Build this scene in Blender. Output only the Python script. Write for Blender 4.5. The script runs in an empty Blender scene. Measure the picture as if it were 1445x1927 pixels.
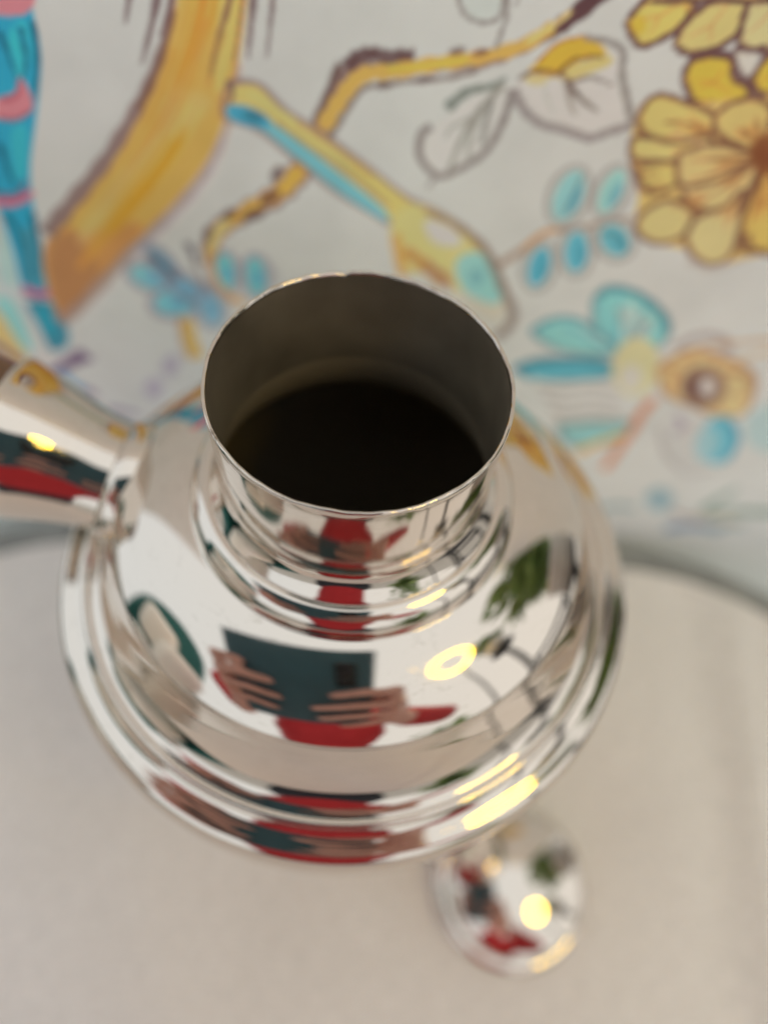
import bpy, bmesh, math, random
import numpy as np
from mathutils import Vector, Matrix
random.seed(7)
scene = bpy.context.scene
COL = scene.collection

# ------------------------------------------------------------------ camera, world, lamps, exposure
S = 0.052                     # metres per neck diameter of the pot; the pot stands at the origin, table top at z = 0
H = 4.0 * S                   # height of the pot's rim above the table
RIM = Vector((0, 0, H))
CAM = Vector((0.0, -1.52097 * S, H + 1.77333 * S))
RX = Vector((0.99746, 0.02670, 0.06600)); RY = Vector((0.05617, -0.86476, -0.49904)); RZ = Vector((0.04376, 0.50148, -0.86406))
cd = bpy.data.cameras.new('camera'); cam = bpy.data.objects.new('camera', cd); COL.objects.link(cam)
m = Matrix((RX, -RY, -RZ)).transposed().to_4x4(); m.translation = CAM
cam.matrix_world = m
cd.sensor_fit = 'VERTICAL'; cd.sensor_height = 36.0; cd.lens = 36.0 * 1336 / 1927
cd.clip_start = 0.002; cd.clip_end = 60
cd.dof.use_dof = True; cd.dof.focus_distance = 2.20 * S
cd.dof.aperture_fstop = cd.lens / 5.3
scene.camera = cam

world = bpy.data.worlds.new('World'); scene.world = world; world.use_nodes = True
wn = world.node_tree.nodes; wl = world.node_tree.links; bg = wn['Background']
# the room's soft light: a little cooler on the left, warmer and stronger on the right
wtc = wn.new('ShaderNodeTexCoord'); wsx = wn.new('ShaderNodeSeparateXYZ'); wl.new(wtc.outputs['Generated'], wsx.inputs[0])
wmr = wn.new('ShaderNodeMapRange'); wmr.inputs['From Min'].default_value = -1; wmr.inputs['From Max'].default_value = 1; wl.new(wsx.outputs['X'], wmr.inputs['Value'])
wmx = wn.new('ShaderNodeMix'); wmx.data_type = 'RGBA'; wl.new(wmr.outputs['Result'], wmx.inputs['Factor'])
wmx.inputs[6].default_value = (0.88, 0.96, 1.02, 1); wmx.inputs[7].default_value = (1.0, 1.0, 0.97, 1)
wl.new(wmx.outputs[2], bg.inputs[0]); bg.inputs[1].default_value = 1.02

LAMP_E = 20.0                  # the ring lamp's own glow
scene.view_settings.view_transform = 'Standard'; scene.view_settings.look = 'None'
scene.view_settings.exposure = 0.08; scene.view_settings.gamma = 1.0
scene.cycles.max_bounces = 14; scene.cycles.glossy_bounces = 10; scene.cycles.diffuse_bounces = 5
scene.cycles.caustics_reflective = True; scene.cycles.sample_clamp_indirect = 4.0

# ------------------------------------------------------------------ helpers
def lin(c):
    return tuple((v / 12.92 if v <= 0.04045 else ((v + 0.055) / 1.055) ** 2.4) for v in (x / 255 for x in c))
def mat(name, color, rough=0.5, metal=0.0, noise=None, bump=None, spec=0.5, emit=None):
    mt = bpy.data.materials.new(name); mt.use_nodes = True
    nt = mt.node_tree; b = nt.nodes['Principled BSDF']
    b.inputs['Base Color'].default_value = (*color, 1); b.inputs['Roughness'].default_value = rough
    b.inputs['Metallic'].default_value = metal; b.inputs['Specular IOR Level'].default_value = spec
    tc = nt.nodes.new('ShaderNodeTexCoord')
    if noise:
        sc_, amt = noise
        n = nt.nodes.new('ShaderNodeTexNoise'); n.inputs['Scale'].default_value = sc_; n.inputs['Detail'].default_value = 5
        nt.links.new(tc.outputs['Object'], n.inputs['Vector'])
        r = nt.nodes.new('ShaderNodeValToRGB')
        r.color_ramp.elements[0].position = 0.3; r.color_ramp.elements[1].position = 0.7
        r.color_ramp.elements[0].color = (*[v * (1 - amt) for v in color], 1)
        r.color_ramp.elements[1].color = (*[min(1, v * (1 + amt)) for v in color], 1)
        nt.links.new(n.outputs['Fac'], r.inputs['Fac']); nt.links.new(r.outputs['Color'], b.inputs['Base Color'])
    if bump:
        sc_, st, ds = bump
        n = nt.nodes.new('ShaderNodeTexNoise'); n.inputs['Scale'].default_value = sc_; n.inputs['Detail'].default_value = 4
        nt.links.new(tc.outputs['Object'], n.inputs['Vector'])
        bp = nt.nodes.new('ShaderNodeBump'); bp.inputs['Strength'].default_value = st; bp.inputs['Distance'].default_value = ds
        nt.links.new(n.outputs['Fac'], bp.inputs['Height']); nt.links.new(bp.outputs['Normal'], b.inputs['Normal'])
    if emit:
        b.inputs['Emission Color'].default_value = (*emit[0], 1); b.inputs['Emission Strength'].default_value = emit[1]
    return mt
def link(name, me, material=None, parent=None, smooth=True):
    o = bpy.data.objects.new(name, me); COL.objects.link(o)
    if material: me.materials.append(material)
    if smooth: me.polygons.foreach_set('use_smooth', [True] * len(me.polygons))
    if parent: o.parent = parent
    return o
def obj(name, bm, material, parent=None, smooth=True):
    bmesh.ops.recalc_face_normals(bm, faces=bm.faces)
    me = bpy.data.meshes.new(name); bm.to_mesh(me); bm.free()
    return link(name, me, material, parent, smooth)
def thing(name, label, cat, loc=(0, 0, 0), group=None):
    o = bpy.data.objects.new(name, None); COL.objects.link(o); o.location = loc
    o.empty_display_size = 0.02
    return tag(o, label, cat, group)
def tag(o, label, cat, group=None):
    o['label'] = label; o['category'] = cat
    if group: o['group'] = group
    return o
def cr(pts, n=8, closed=False):
    """Catmull-Rom through pts (any dimension)"""
    P = np.array(pts, float); out = []
    N = len(P); segs = N if closed else N - 1
    for i in range(segs):
        p0 = P[(i - 1) % N] if closed else P[max(i - 1, 0)]; p1 = P[i % N]; p2 = P[(i + 1) % N]
        p3 = P[(i + 2) % N] if closed else P[min(i + 2, N - 1)]
        for k in range(n):
            t = k / n
            out.append(0.5 * ((2 * p1) + (-p0 + p2) * t + (2 * p0 - 5 * p1 + 4 * p2 - p3) * t * t + (-p0 + 3 * p1 - 3 * p2 + p3) * t ** 3))
    if not closed: out.append(P[-1])
    return np.array(out)
def lathe(prof, seg=192, bm=None, jit=None):
    """revolve (r, z) pairs about the z axis"""
    bm = bm or bmesh.new(); rings = []
    for i, (r, z) in enumerate(prof):
        if r < 1e-6: rings.append([bm.verts.new((0, 0, z))]); continue
        ring = []
        for k in range(seg):
            a = 2 * math.pi * k / seg
            dr, dz = jit(i, a) if jit else (0, 0)
            ring.append(bm.verts.new(((r + dr) * math.cos(a), (r + dr) * math.sin(a), z + dz)))
        rings.append(ring)
    for A, B in zip(rings, rings[1:]):
        if len(A) == 1 and len(B) == 1: continue
        for k in range(seg):
            j = (k + 1) % seg
            if len(A) == 1: bm.faces.new((A[0], B[k], B[j]))
            elif len(B) == 1: bm.faces.new((A[k], B[0], A[j]))
            else: bm.faces.new((A[k], B[k], B[j], A[j]))
    return bm
def tube(pts, rad, seg=12, bm=None, cap=True):
    bm = bm or bmesh.new(); P = [Vector(p) for p in pts]; rings = []
    rad = rad if hasattr(rad, '__len__') else [rad] * len(P)
    up = Vector((0.13, 0.31, 0.94))
    for i, p in enumerate(P):
        d = (P[min(i + 1, len(P) - 1)] - P[max(i - 1, 0)]).normalized()
        u = d.cross(up); u = u.normalized() if u.length > 1e-4 else d.orthogonal().normalized(); v = d.cross(u)
        rings.append([bm.verts.new(p + rad[i] * (math.cos(2 * math.pi * k / seg) * u + math.sin(2 * math.pi * k / seg) * v)) for k in range(seg)])
    for A, B in zip(rings, rings[1:]):
        for k in range(seg): bm.faces.new((A[k], A[(k + 1) % seg], B[(k + 1) % seg], B[k]))
    if cap: bm.faces.new(rings[0]); bm.faces.new(rings[-1][::-1])
    return bm
def rbox(c, size, r=0.01, bm=None, rot=None, seg=3):
    """box with rounded edges"""
    b = bmesh.new(); bmesh.ops.create_cube(b, size=1.0)
    bmesh.ops.scale(b, vec=size, verts=b.verts)
    bmesh.ops.bevel(b, geom=b.edges[:], offset=r, segments=seg, affect='EDGES', profile=0.5)
    if rot is not None: bmesh.ops.transform(b, matrix=rot, verts=b.verts)
    bmesh.ops.translate(b, vec=c, verts=b.verts)
    if bm is None: return b
    me = bpy.data.meshes.new('tmp'); b.to_mesh(me); b.free(); bm.from_mesh(me); bpy.data.meshes.remove(me)
    return bm
def blob(c, rx, ry, rz, bm, seg=20, rot=None):
    mt = Matrix.Translation(c) @ (rot.to_4x4() if rot else Matrix()) @ Matrix.Diagonal((rx, ry, rz, 1))
    bmesh.ops.create_uvsphere(bm, u_segments=seg, v_segments=seg // 2 + 2, radius=1.0, matrix=mt)
    return bm
# ------------------------------------------------------------------ the painted wall behind the table
# flat print: soft brush shapes, coordinates in mm on the wall (across, above the table top), colours as printed
MURAL = [
(0,178,182,184,1.73,0.8,[-104,184.3,-105.3,160.5,-106.5,147.4,-108.7,128.2,-118.7,107.8,-133.8,106.4]),
(0,48,150,178,0.94,1,[-94.4,230.6,-75.1,232.1,-76.8,214.7,-78.5,204.5,-84,191.4,-92.1,173.3,-96.8,154,-102.1,131.1,-109.2,130,-106.7,147.4,-105.3,160.5,-104,184.3]),
(0,70,140,158,1.37,0.9,[-101.9,153.5,-96.8,154,-101.8,131.1,-108.9,130]),
(0,62,178,205,0.99,0.8,[-83.8,209.8,-79.3,212.3,-80.8,204.3,-86.1,196.5,-86.5,201.5]),
(0,62,172,200,1.15,0.7,[-92.9,185.2,-88,187,-93.3,173.2,-96.2,172.9]),
(1,30,82,105,0.87,0.85,[-86,209.6,-85.8,203.9,-86.2,197.8],1.57,0.64),
(1,30,82,105,0.87,0.85,[-77.6,212.5,-79.3,204.4,-83.6,194.1],1.55,0.65),
(1,30,82,105,0.87,0.85,[-80.9,211.1,-82,204.2,-84.5,199.2],1.56,0.64),
(1,30,82,105,1,0.85,[-96.8,182,-97.6,174.4,-97.4,169.6],1.8,0.73),
(1,30,82,105,1.1,0.85,[-103.8,160.6,-102.6,151.6,-105.4,135.2],1.97,0.84),
(1,30,82,105,1.1,0.85,[-95.8,161.3,-97.8,152,-101.2,137.7],1.97,0.83),
(0,206,124,134,0.59,1,[-97.7,224,-77.5,225.6,-75.2,217.9,-78.2,214.2,-82.3,213.2,-84.6,213.2,-103.3,212.6]),
(0,206,124,134,0.65,1,[-98.2,191.6,-92,194.2,-87.5,196.1,-85.2,199.6,-83.9,195.4,-85.3,191.6,-90,189.3,-94.2,188.7,-99.4,188.8]),
(1,150,70,84,0.65,0.8,[-92.2,193.7,-88,194.8,-85.1,199.1],1.18,0.51),
(1,150,70,84,0.67,0.8,[-94.1,189,-89.6,189.1,-84.9,192],1.07,0.53),
(1,190,98,122,1.05,1,[-106.8,164.1,-99.3,164.4,-93.3,168.3],3.29,1.47),
(1,110,60,90,0.74,0.8,[-105.6,166.9,-98.4,166.9,-93.8,171.5],1.33,0.72),
(0,62,128,146,1.48,1,[-110.1,125.8,-101,125.7,-101.5,109.4,-109.5,102.8,-110.1,115.7]),
(0,40,150,170,1.64,0.7,[-108.4,123.6,-103.8,124,-104.7,113,-108.8,111.3]),
(1,186,100,140,1.2,1,[-109.1,132.2,-105.4,130.3,-99.5,130.9],3.4,2.4),
(1,110,60,95,0.86,0.8,[-109.9,129.9,-106.1,128.5,-100.8,128.9],1.54,1.03),
(0,206,172,112,1.73,0.95,[-128.9,126.4,-121.2,120.1,-119.6,110.3,-120.5,96.7,-126.3,93.3,-129.4,99.2,-137.6,106]),
(0,124,190,198,1.89,0.9,[-120.1,127.2,-115,126.3,-114.9,113.3,-116.2,102.7,-119.7,105,-120.3,117.7]),
(0,150,190,195,2.04,0.6,[-107.5,154.9,-107.5,145.3,-111.3,132.4,-114.7,136.4]),
(1,104,74,108,1.9,0.95,[-130.1,106.7,-125.5,99.6,-121.2,93.8],3.71,2.72),
(1,104,74,108,2.13,0.95,[-117.1,89,-108,95.7,-97.5,102.8],2.37,6.44),
(0,200,196,206,1.71,0.8,[-117.9,99.8,-107.4,103.5,-104.2,101.6,-117.1,91.3]),
(1,96,142,172,2.2,0.9,[-110.7,91.9,-108.3,85.6,-104.7,81],3.92,5.28),
(1,120,84,120,2.04,0.8,[-104.4,82,-100,79.2],4.86,2.04),
(1,122,96,130,2.53,0.7,[-98.3,71.2,-91.3,69.9,-87.1,68.3],4.61,1.7),
(0,140,118,150,2.68,0.5,[-66,98.2,-67.6,95.2,-69.6,93.4,-71.2,93.2,-72.2,94.7,-72.2,97.5,-71.2,100.8,-69.5,103.6,-67.7,105.3,-66,105.5,-65.1,104,-65,101.4]),
(0,140,118,150,2.79,0.5,[-74.5,84.5,-76.2,81.7,-78.3,80,-80.2,80,-81.3,81.7,-81.4,84.5,-80.5,87.8,-78.8,90.5,-76.7,92.1,-74.9,92.1,-73.7,90.5,-73.6,87.8]),
(1,178,128,80,2.36,0.9,[-140,100.4,-133.1,89.8,-129.7,77.9],6.44,4.09),
(0,206,196,186,1.52,0.9,[-28.3,232.1,-29.4,216.3,-33.2,199.5,-41,179.2,-53.7,163.2,-71.6,144.5,-88.2,125.5,-94.2,122.6,-54.3,168.3]),
(0,212,161,88,1.61,1,[-37.4,243.2,-42.3,225.5,-47.4,212.7,-52.8,201.7,-59.9,191.4,-69.9,178.3,-83.3,164.1,-95.3,151.3,-100.2,137.8,-101.1,125.5,-99.8,119.1,-87.2,132,-72,149.4,-55.8,166.5,-44.2,180.4,-38,191.8,-34.2,201.3,-30.6,214,-28,226.6,-25.3,244.1]),
(0,168,122,84,2.66,0.85,[-96.9,148.2,-86.3,156.7,-83.9,149.4,-83.5,139.3,-100,118.6,-101.6,126.6]),
(0,166,118,80,3.09,0.6,[-94.4,148.5,-76.1,157.6,-65.2,158.6,-85.9,133.6,-99.6,122.1]),
(0,208,152,64,1.93,0.85,[-37.4,231.4,-32.8,231.8,-34.6,220.1,-39,212.2,-44.8,204.8,-48,202.1,-43.4,213]),
(0,208,146,44,2.49,0.95,[-73.1,163.2,-67.7,172.1,-58.9,180.7,-50.5,188.7,-47.2,190.4,-50,183.7,-57.4,174.6,-67.1,163.8,-74.3,155.9,-75.6,157.3]),
(0,206,150,60,2.92,0.7,[-75.6,159.5,-67.1,163.8,-84.2,145.4,-88.1,143]),
(0,216,180,118,2.88,0.5,[-84,156.9,-70.9,171.9,-54.3,189.8,-50,198.2,-49.2,195.6,-55.8,182.5,-71.2,165.2,-84.1,151.3]),
(0,214,182,124,3.38,0.35,[-53.1,195.3,-47.2,199.7,-39.8,197.7,-46.2,190.5,-52.1,187.2]),
(0,214,180,108,1.2,0.8,[-33.3,228.1,-29.5,228.4,-32.1,213.9,-36.9,200.5,-38.6,202.9]),
(1,196,142,62,0.91,0.45,[-38.4,216.4,-42.6,207,-47.5,198,-54,188],0.86,0.41),
(1,226,184,108,0.95,0.45,[-47.9,198.3,-54.4,188.3,-63.9,176.4],0.67,0.43),
(1,206,150,70,0.81,0.45,[-40.3,227.9,-43.6,218.8,-48,209.7],0.58,0.37),
(1,176,122,62,0.82,0.45,[-36.2,226.1,-39.3,216.8,-43.6,207.5],0.81,0.37),
(1,196,142,62,0.95,0.45,[-41.2,206.4,-46.1,197.3,-52.5,187.2,-62,175.2],0.64,0.43),
(1,226,184,108,0.82,0.45,[-35.2,225.7,-38.3,216.3,-42.5,207],1.05,0.37),
(1,206,150,70,0.94,0.45,[-50.2,199.4,-56.8,189.6,-66.3,177.8],0.92,0.43),
(1,176,122,62,1,0.45,[-48.6,198.6,-55.1,188.7,-64.6,176.8,-76.7,163.4],1.49,0.45),
(1,196,142,62,0.9,0.45,[-41.4,217.8,-45.7,208.6,-50.7,199.7,-57.3,189.9],1.26,0.4),
(1,226,184,108,0.81,0.45,[-40.5,228,-43.8,218.9,-48.2,209.8],1.26,0.37),
(1,206,150,70,0.82,0.45,[-36.8,226.4,-39.9,217.1,-44.2,207.8],1.14,0.37),
(1,176,122,62,0.91,0.45,[-38.3,216.3,-42.5,207,-47.4,198,-53.9,188],0.8,0.41),
(1,196,142,62,0.94,0.45,[-44.1,207.8,-49.1,198.9,-55.6,189,-65.2,177.1],0.88,0.43),
(1,226,184,108,0.86,0.45,[-37.9,226.8,-41,217.6,-45.3,208.4,-50.3,199.5],1.32,0.38),
(1,206,150,70,0.95,0.45,[-42.2,206.9,-47.1,197.8,-53.6,187.8,-63.1,175.8],0.89,0.43),
(1,176,122,62,0.86,0.45,[-36.3,226.2,-39.4,216.8,-43.6,207.6,-48.6,198.6],1.02,0.39),
(1,196,142,62,0.89,0.45,[-47.5,209.5,-52.6,200.7,-59.2,191],0.96,0.4),
(1,226,184,108,1.01,0.45,[-52.2,187,-61.6,174.9,-73.7,161.3],1.44,0.46),
(1,206,150,70,1.07,0.45,[-52.4,187.1,-61.8,175.1,-73.9,161.4,-88.4,143],1.41,0.49),
(1,176,122,62,0.86,0.45,[-37.4,226.6,-40.5,217.4,-44.8,208.2,-49.8,199.2],0.85,0.39),
(1,196,142,62,0.9,0.45,[-39.5,216.9,-43.7,207.6,-48.7,198.6,-55.2,188.7],0.82,0.41),
(1,226,184,108,0.96,0.45,[-42.7,195.5,-49.1,185.3,-58.5,173],1.38,0.44),
(1,206,150,70,1,0.45,[-52.8,187.4,-62.3,175.3,-74.4,161.8],1.2,0.46),
(1,176,122,62,0.83,0.45,[-34.9,225.6,-37.9,216.1,-42.1,206.8],0.62,0.37),
(1,196,142,62,0.9,0.45,[-46.3,208.9,-51.4,200,-58,190.3],1.29,0.4),
(1,226,184,108,0.96,0.45,[-45.2,196.8,-51.7,186.7,-61.1,174.6],1.64,0.43),
(1,128,103,100,1.19,0.9,[-40.3,234.7,-47,214.9,-53.1,202.9,-60.3,192.3,-71,178.8,-83.9,165.1,-94.3,154.2],1.27,4.69),
(1,118,84,66,0.87,0.8,[-45.2,217.2,-51,205.5,-58.3,194.2],0.94,1.58),
(1,150,128,122,1.5,0.75,[-32.3,207,-36.9,191.9,-43.9,178.9,-55.1,165.5,-72.4,148,-93.4,125.5,-102.3,117.9],0.99,4.66),
(1,170,165,178,1.36,0.5,[-38.4,188.3,-43.8,177.4,-55.1,163.9,-70.7,148.6],0.82,1.93),
(1,98,68,72,0.72,0.85,[-30.2,228.3,-33.3,219.2,-36.3,212.4,-39.4,204],1.66,0.63),
(1,98,68,72,0.71,0.85,[-27.4,232.2,-31.1,216.1,-33.6,206.9],0.65,0.5),
(1,98,68,72,0.69,0.85,[-51.3,227.6,-54.7,219,-56.9,213.6],1.98,0.48),
(1,98,68,72,0.7,0.85,[-45.3,228.1,-49.7,216.8,-55.1,205.2],2.64,0.62),
(1,98,68,72,0.7,0.85,[-42.7,228.3,-46.6,217.1,-49.8,211.4],1.32,0.48),
(1,98,68,72,0.7,0.85,[-25.9,229.6,-28.4,217.4,-30.2,208.3],2.19,0.62),
(1,98,68,72,0.7,0.85,[-22,229.9,-23.9,218.8,-25.8,208.7],1.53,0.49),
(1,150,120,70,0.86,0.7,[-35.2,213.6,-37.8,207.7,-40.3,201.5],1.2,0.51),
(1,128,103,100,0.87,0.95,[56.2,237.7,46.5,227.6,38.3,219.7,29.9,214.5,23.1,211.9,13.4,210.4,4.2,208.5,-2.6,208,-6.9,206.6,-9.7,201.9,-13.4,194.3,-15.3,189.9],2.78,4.07),
(1,86,58,62,0.7,0.95,[56.2,237.7,46.5,227.6,40.2,221.3,37.3,219.2],4.71,3.08),
(1,92,64,66,0.98,0.9,[8.3,211.9,2.2,211.2,-1.5,211.6,-4.9,210.6,-7.5,208],3.42,3.23),
(1,96,70,66,0.9,0.9,[-8.8,208.9,-12,201.3,-15.2,194.9],2.22,1.06),
(1,96,70,66,0.9,0.8,[3.9,205.1,-2.4,204.1,-5.6,200.7,-9.4,194,-11.8,190.2],1.01,1.9),
(1,100,74,66,0.88,0.8,[23.4,210,17.5,207.9,10.1,206.6,3.9,205.6],1.24,1.01),
(1,212,161,88,0.62,1,[38.1,220.5,32,215.9,22.9,212.8,13.3,210.7,4.3,208.3,-2.5,207.2,-6.2,204.2,-9.7,198.9,-13.2,192.6],2.82,4.02),
(1,220,176,78,0.86,0.8,[20.5,212.2,10.9,210,2.4,208.6],1.96,1.74),
(1,220,190,130,0.47,0.8,[41.3,223.8,38,220.7,33,216.8],1.16,1.2),
(0,92,66,66,0.74,0.8,[-3.5,210.6,-3.6,210.1,-4.3,209.7,-5.2,209.3,-6.2,209.2,-7,209.3,-7.3,209.6,-7.1,210.1,-6.5,210.5,-5.5,210.9,-4.6,211,-3.8,210.9]),
(0,92,66,66,0.73,0.8,[0.4,212.3,0.2,211.8,-0.4,211.4,-1.3,211,-2.3,210.9,-3.1,211,-3.4,211.3,-3.3,211.8,-2.6,212.2,-1.7,212.6,-0.7,212.7,0,212.6]),
(0,92,66,66,0.73,0.8,[7.7,212.4,7.6,211.9,6.9,211.5,6,211.1,5.1,211,4.3,211.1,3.9,211.5,4.1,211.9,4.7,212.4,5.6,212.7,6.6,212.8,7.3,212.7]),
(0,92,66,66,0.76,0.8,[3.8,205.4,3.7,204.9,3,204.4,2.1,204.1,1.1,203.9,0.3,204,-0.1,204.4,0.1,204.9,0.7,205.4,1.7,205.7,2.7,205.9,3.5,205.8]),
(0,92,66,66,0.73,0.8,[19.7,214.3,19.6,213.8,19,213.4,18.1,213,17.1,212.9,16.3,213,16,213.3,16.1,213.8,16.7,214.2,17.5,214.6,18.5,214.7,19.3,214.6]),
(0,92,66,66,0.73,0.8,[25.1,214.5,25,214,24.5,213.6,23.6,213.2,22.6,213.1,21.8,213.2,21.4,213.5,21.5,214,22.1,214.4,23,214.8,23.9,214.9,24.7,214.8]),
(0,92,66,66,0.75,0.8,[13.2,207.4,13.1,206.9,12.5,206.4,11.6,206.1,10.6,205.9,9.8,206,9.4,206.4,9.5,206.9,10.1,207.4,11.1,207.7,12.1,207.9,12.8,207.7]),
(1,128,103,100,1.35,0.9,[-15.4,185,-20.4,179,-25.3,173.1,-33.7,167.3,-41.3,161.8,-46,156.2,-47.7,146.6],7.22,4.88),
(1,212,161,88,0.9,1,[-15.7,185.8,-20.4,179.3,-25,173.8,-33.6,168,-41.3,161.8,-45.4,156.2,-47.3,147.1],4.7,3.25),
(1,214,160,70,1.01,0.8,[-18,184.1,-22.1,176.8,-27.4,172],2.79,1.17),
(0,88,62,62,1,0.85,[-24.2,181.8,-23.8,181.2,-23.9,180.1,-24.4,178.9,-25.2,177.9,-26.1,177.2,-26.8,177.2,-27.1,177.9,-27,178.9,-26.5,180.1,-25.8,181.2,-24.9,181.8]),
(0,88,62,62,1.04,0.85,[-24.8,174,-24.8,173,-25.6,171.7,-27,170.4,-28.6,169.5,-29.9,169.3,-30.7,169.8,-30.6,170.9,-29.8,172.2,-28.4,173.5,-26.9,174.3,-25.5,174.5]),
(0,88,62,62,1.06,0.85,[-29.1,167.8,-29.4,166.8,-30.6,165.5,-32.3,164.4,-34.1,163.8,-35.5,163.7,-36.2,164.3,-35.9,165.3,-34.7,166.6,-33,167.7,-31.2,168.3,-29.8,168.3]),
(0,88,62,62,1.06,0.85,[-37.3,167,-37.4,166.2,-38.3,165.1,-39.5,164.2,-40.9,163.6,-42,163.4,-42.5,163.9,-42.4,164.7,-41.5,165.7,-40.2,166.7,-38.9,167.3,-37.8,167.4]),
(0,88,62,62,1.08,0.85,[-45.4,158.2,-46,156.7,-46.8,155.7,-47.5,155.3,-48,155.8,-48.1,157,-47.8,158.5,-47.2,160,-46.5,161,-45.8,161.3,-45.3,160.8,-45.2,159.7]),
(1,220,196,150,0.78,0.8,[-40.2,163.3,-44.9,157.4,-46.3,151.5],1.82,1.28),
(0,128,103,100,1.41,0.8,[-36.2,201.8,-32.7,203.8,-27.2,203,-22.9,198.8,-19.7,196.2,-13.4,192.9,-1.5,184.6,9.9,176.2,18.3,172.5,26.8,167.7,36,160,43.1,147.7,44.6,142.2,31.1,149.6,15.4,158.2,5.1,165.8,-8.4,173.6,-18.6,181.4,-29.1,190.2,-37.1,192.9,-38.3,195.7]),
(0,216,180,112,0.97,1,[-34.8,201.2,-28.6,202.2,-23,197,-14,191.5,-1.5,183.1,10.7,174.2,20,170.6,28.5,164.9,38.6,153.3,34.4,149.9,21.2,162.4,6.9,166.7,-7,178.9,-19.5,188.4,-29.7,195.2,-36.2,195.9]),
(0,112,172,184,1.05,1,[-36,197,-30.9,196.1,-24.6,192.8,-18.1,188.3,-8.4,181,2,172.8,5.5,168.7,4.1,167.5,-8.4,175.2,-18,182.9,-28.7,191.6,-36.2,193.5]),
(0,62,146,172,1.07,0.9,[-36.1,196.7,-31.9,197.3,-27.1,195.3,-25.7,192.7,-30,191.8,-35.2,193.3]),
(0,52,104,124,0.93,0.7,[-33,195.1,-29.6,196.2,-27.4,194.5,-29.9,192.9]),
(1,128,128,104,1.13,0.8,[-24.6,193.6,-16.8,187.8,-7,181.7,5,172.1],1.06,1.18),
(1,222,188,126,0.81,0.7,[-30.5,200.3,-24.4,196.6,-16.7,191.2,-5.7,183.4],1.8,2.52),
(1,110,76,56,0.68,0.5,[-19.3,193.8,-11.3,188.8,0.1,181.1],0.67,0.71),
(1,100,82,86,0.77,0.8,[-35.3,203.1,-34.7,199.9,-36,197.2],1.52,1.04),
(0,210,186,128,1.57,1,[6.3,166.6,12.3,173.4,24.9,168.2,36.1,158.1,44.3,142.2,42.7,132.9,30.9,141,21.4,148.7,11.4,149.9,7.9,157.5]),
(0,218,206,196,1.56,0.9,[15.8,168.5,23.6,166.7,27.3,161.1,21.5,160.2,17.4,162.9]),
(0,186,182,172,1.74,0.85,[29.9,145.2,41.7,146.3,47.2,133.3,43.7,128.1,33.7,134.4]),
(0,136,190,192,1.68,0.95,[27.1,156.1,32.7,158.9,38.4,154.3,43.1,143,40.8,139.2,32.3,142.8,27.6,149.2]),
(0,112,160,164,1.47,0.8,[36.1,149.6,36.1,147.7,35.5,146.3,34.5,145.6,33.2,146.1,32.1,147.4,31.5,149.2,31.5,151,32.1,152.4,33.1,153,34.3,152.6,35.4,151.4]),
(1,170,128,74,1.93,0.85,[10.7,157.7,17.7,152.5,25.1,145.7],3.46,4.97),
(1,192,150,80,1.9,0.8,[7.9,163.1,9.3,155.7,11.6,147.8],3.07,3.28),
(1,150,108,104,1.47,0.7,[17.7,152.5,24,148.9,26.4,143.8],2.25,1.67),
(1,120,100,90,1.33,0.8,[15.4,171.6,25,167.5,34.9,159.1,42.4,146.4,48.3,136.2,48,129,44.5,124.2],1.78,3.96),
(1,130,122,118,0.59,0.9,[14.2,229.8,16.3,224.7,18.3,221.5,22.3,220.1,25.8,221.3,26.2,224.8,24.1,230.6],1,1),
(1,130,122,118,0.59,0.9,[25.6,228.8,27.4,222.9,27.1,218.6,26.4,214.9],1.01,1.09),
(1,130,122,118,0.58,0.6,[30,227.1,28.8,223.8],0.79,0.81),
(0,180,186,178,0.93,0.6,[16.3,228.1,23.4,228.6,25.7,222.7,21.4,220.7,18,222.8]),
(0,192,192,186,1.42,0.8,[29.8,208.4,22.1,202.8,13,192.6,13.3,185.3,17,182.2,24.8,186.8,29.8,196.7,31.8,204.8]),
(1,104,110,102,0.89,0.85,[30.2,208.7,26.6,206.4,21.7,205,17.3,200.5],1.05,2.87),
(1,120,108,106,0.85,0.9,[32,206.3,32.1,201,30.4,193.7,27.8,188.9,22.4,184.5,17.9,182.3,13.9,185,11.8,188.7,12,193.6,14.2,195.7],1.77,2.07),
(1,120,108,106,0.72,0.8,[17,182.5,15.4,178.9],0.57,1.29),
(1,130,124,116,0.94,0.85,[29.8,207.2,25.2,200.4,22.1,193,20.4,184.3],1.64,1.12),
(1,118,112,108,0.92,0.8,[27.9,203.7,27.5,197.6,27.5,192.1],1.54,1.22),
(1,130,124,116,0.94,0.7,[26.1,200.7,24.3,194.6,24.7,187.7],1.3,1.11),
(1,140,134,128,0.8,0.7,[24.1,199,19.3,195.9,18.1,192.7],1.05,0.81),
(0,194,194,186,1.02,0.8,[32.5,207.4,36.7,211.9,41.3,217.5,50.8,218.2,56.7,214.1,60,207.1,63.4,200.2,54.2,196.5,44.2,198.2,37.5,201.7]),
(0,216,164,66,0.84,1,[35.1,210.5,37,213.5,40.8,217.7,45.7,219,49.8,217.7,51.6,215.8,47.2,214.3,43.2,211.2,41,209.8]),
(0,212,178,110,1.22,0.9,[42.1,210.4,46.2,213.5,51.6,215.8,53.6,213.9,48.3,210.9,44.5,209.3]),
(0,214,172,90,1.26,0.7,[34.1,209.9,39.9,209.2,38.9,208.1,36,207.9]),
(1,150,92,30,0.48,0.8,[36.5,212.8,40,217.2,45.7,219.2],0.74,0.47),
(1,130,122,118,0.62,0.9,[45.7,219,52,218.3,55.4,216.4,56.8,211.8,60.2,205.9,63.5,200.6],1.33,2.05),
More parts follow.
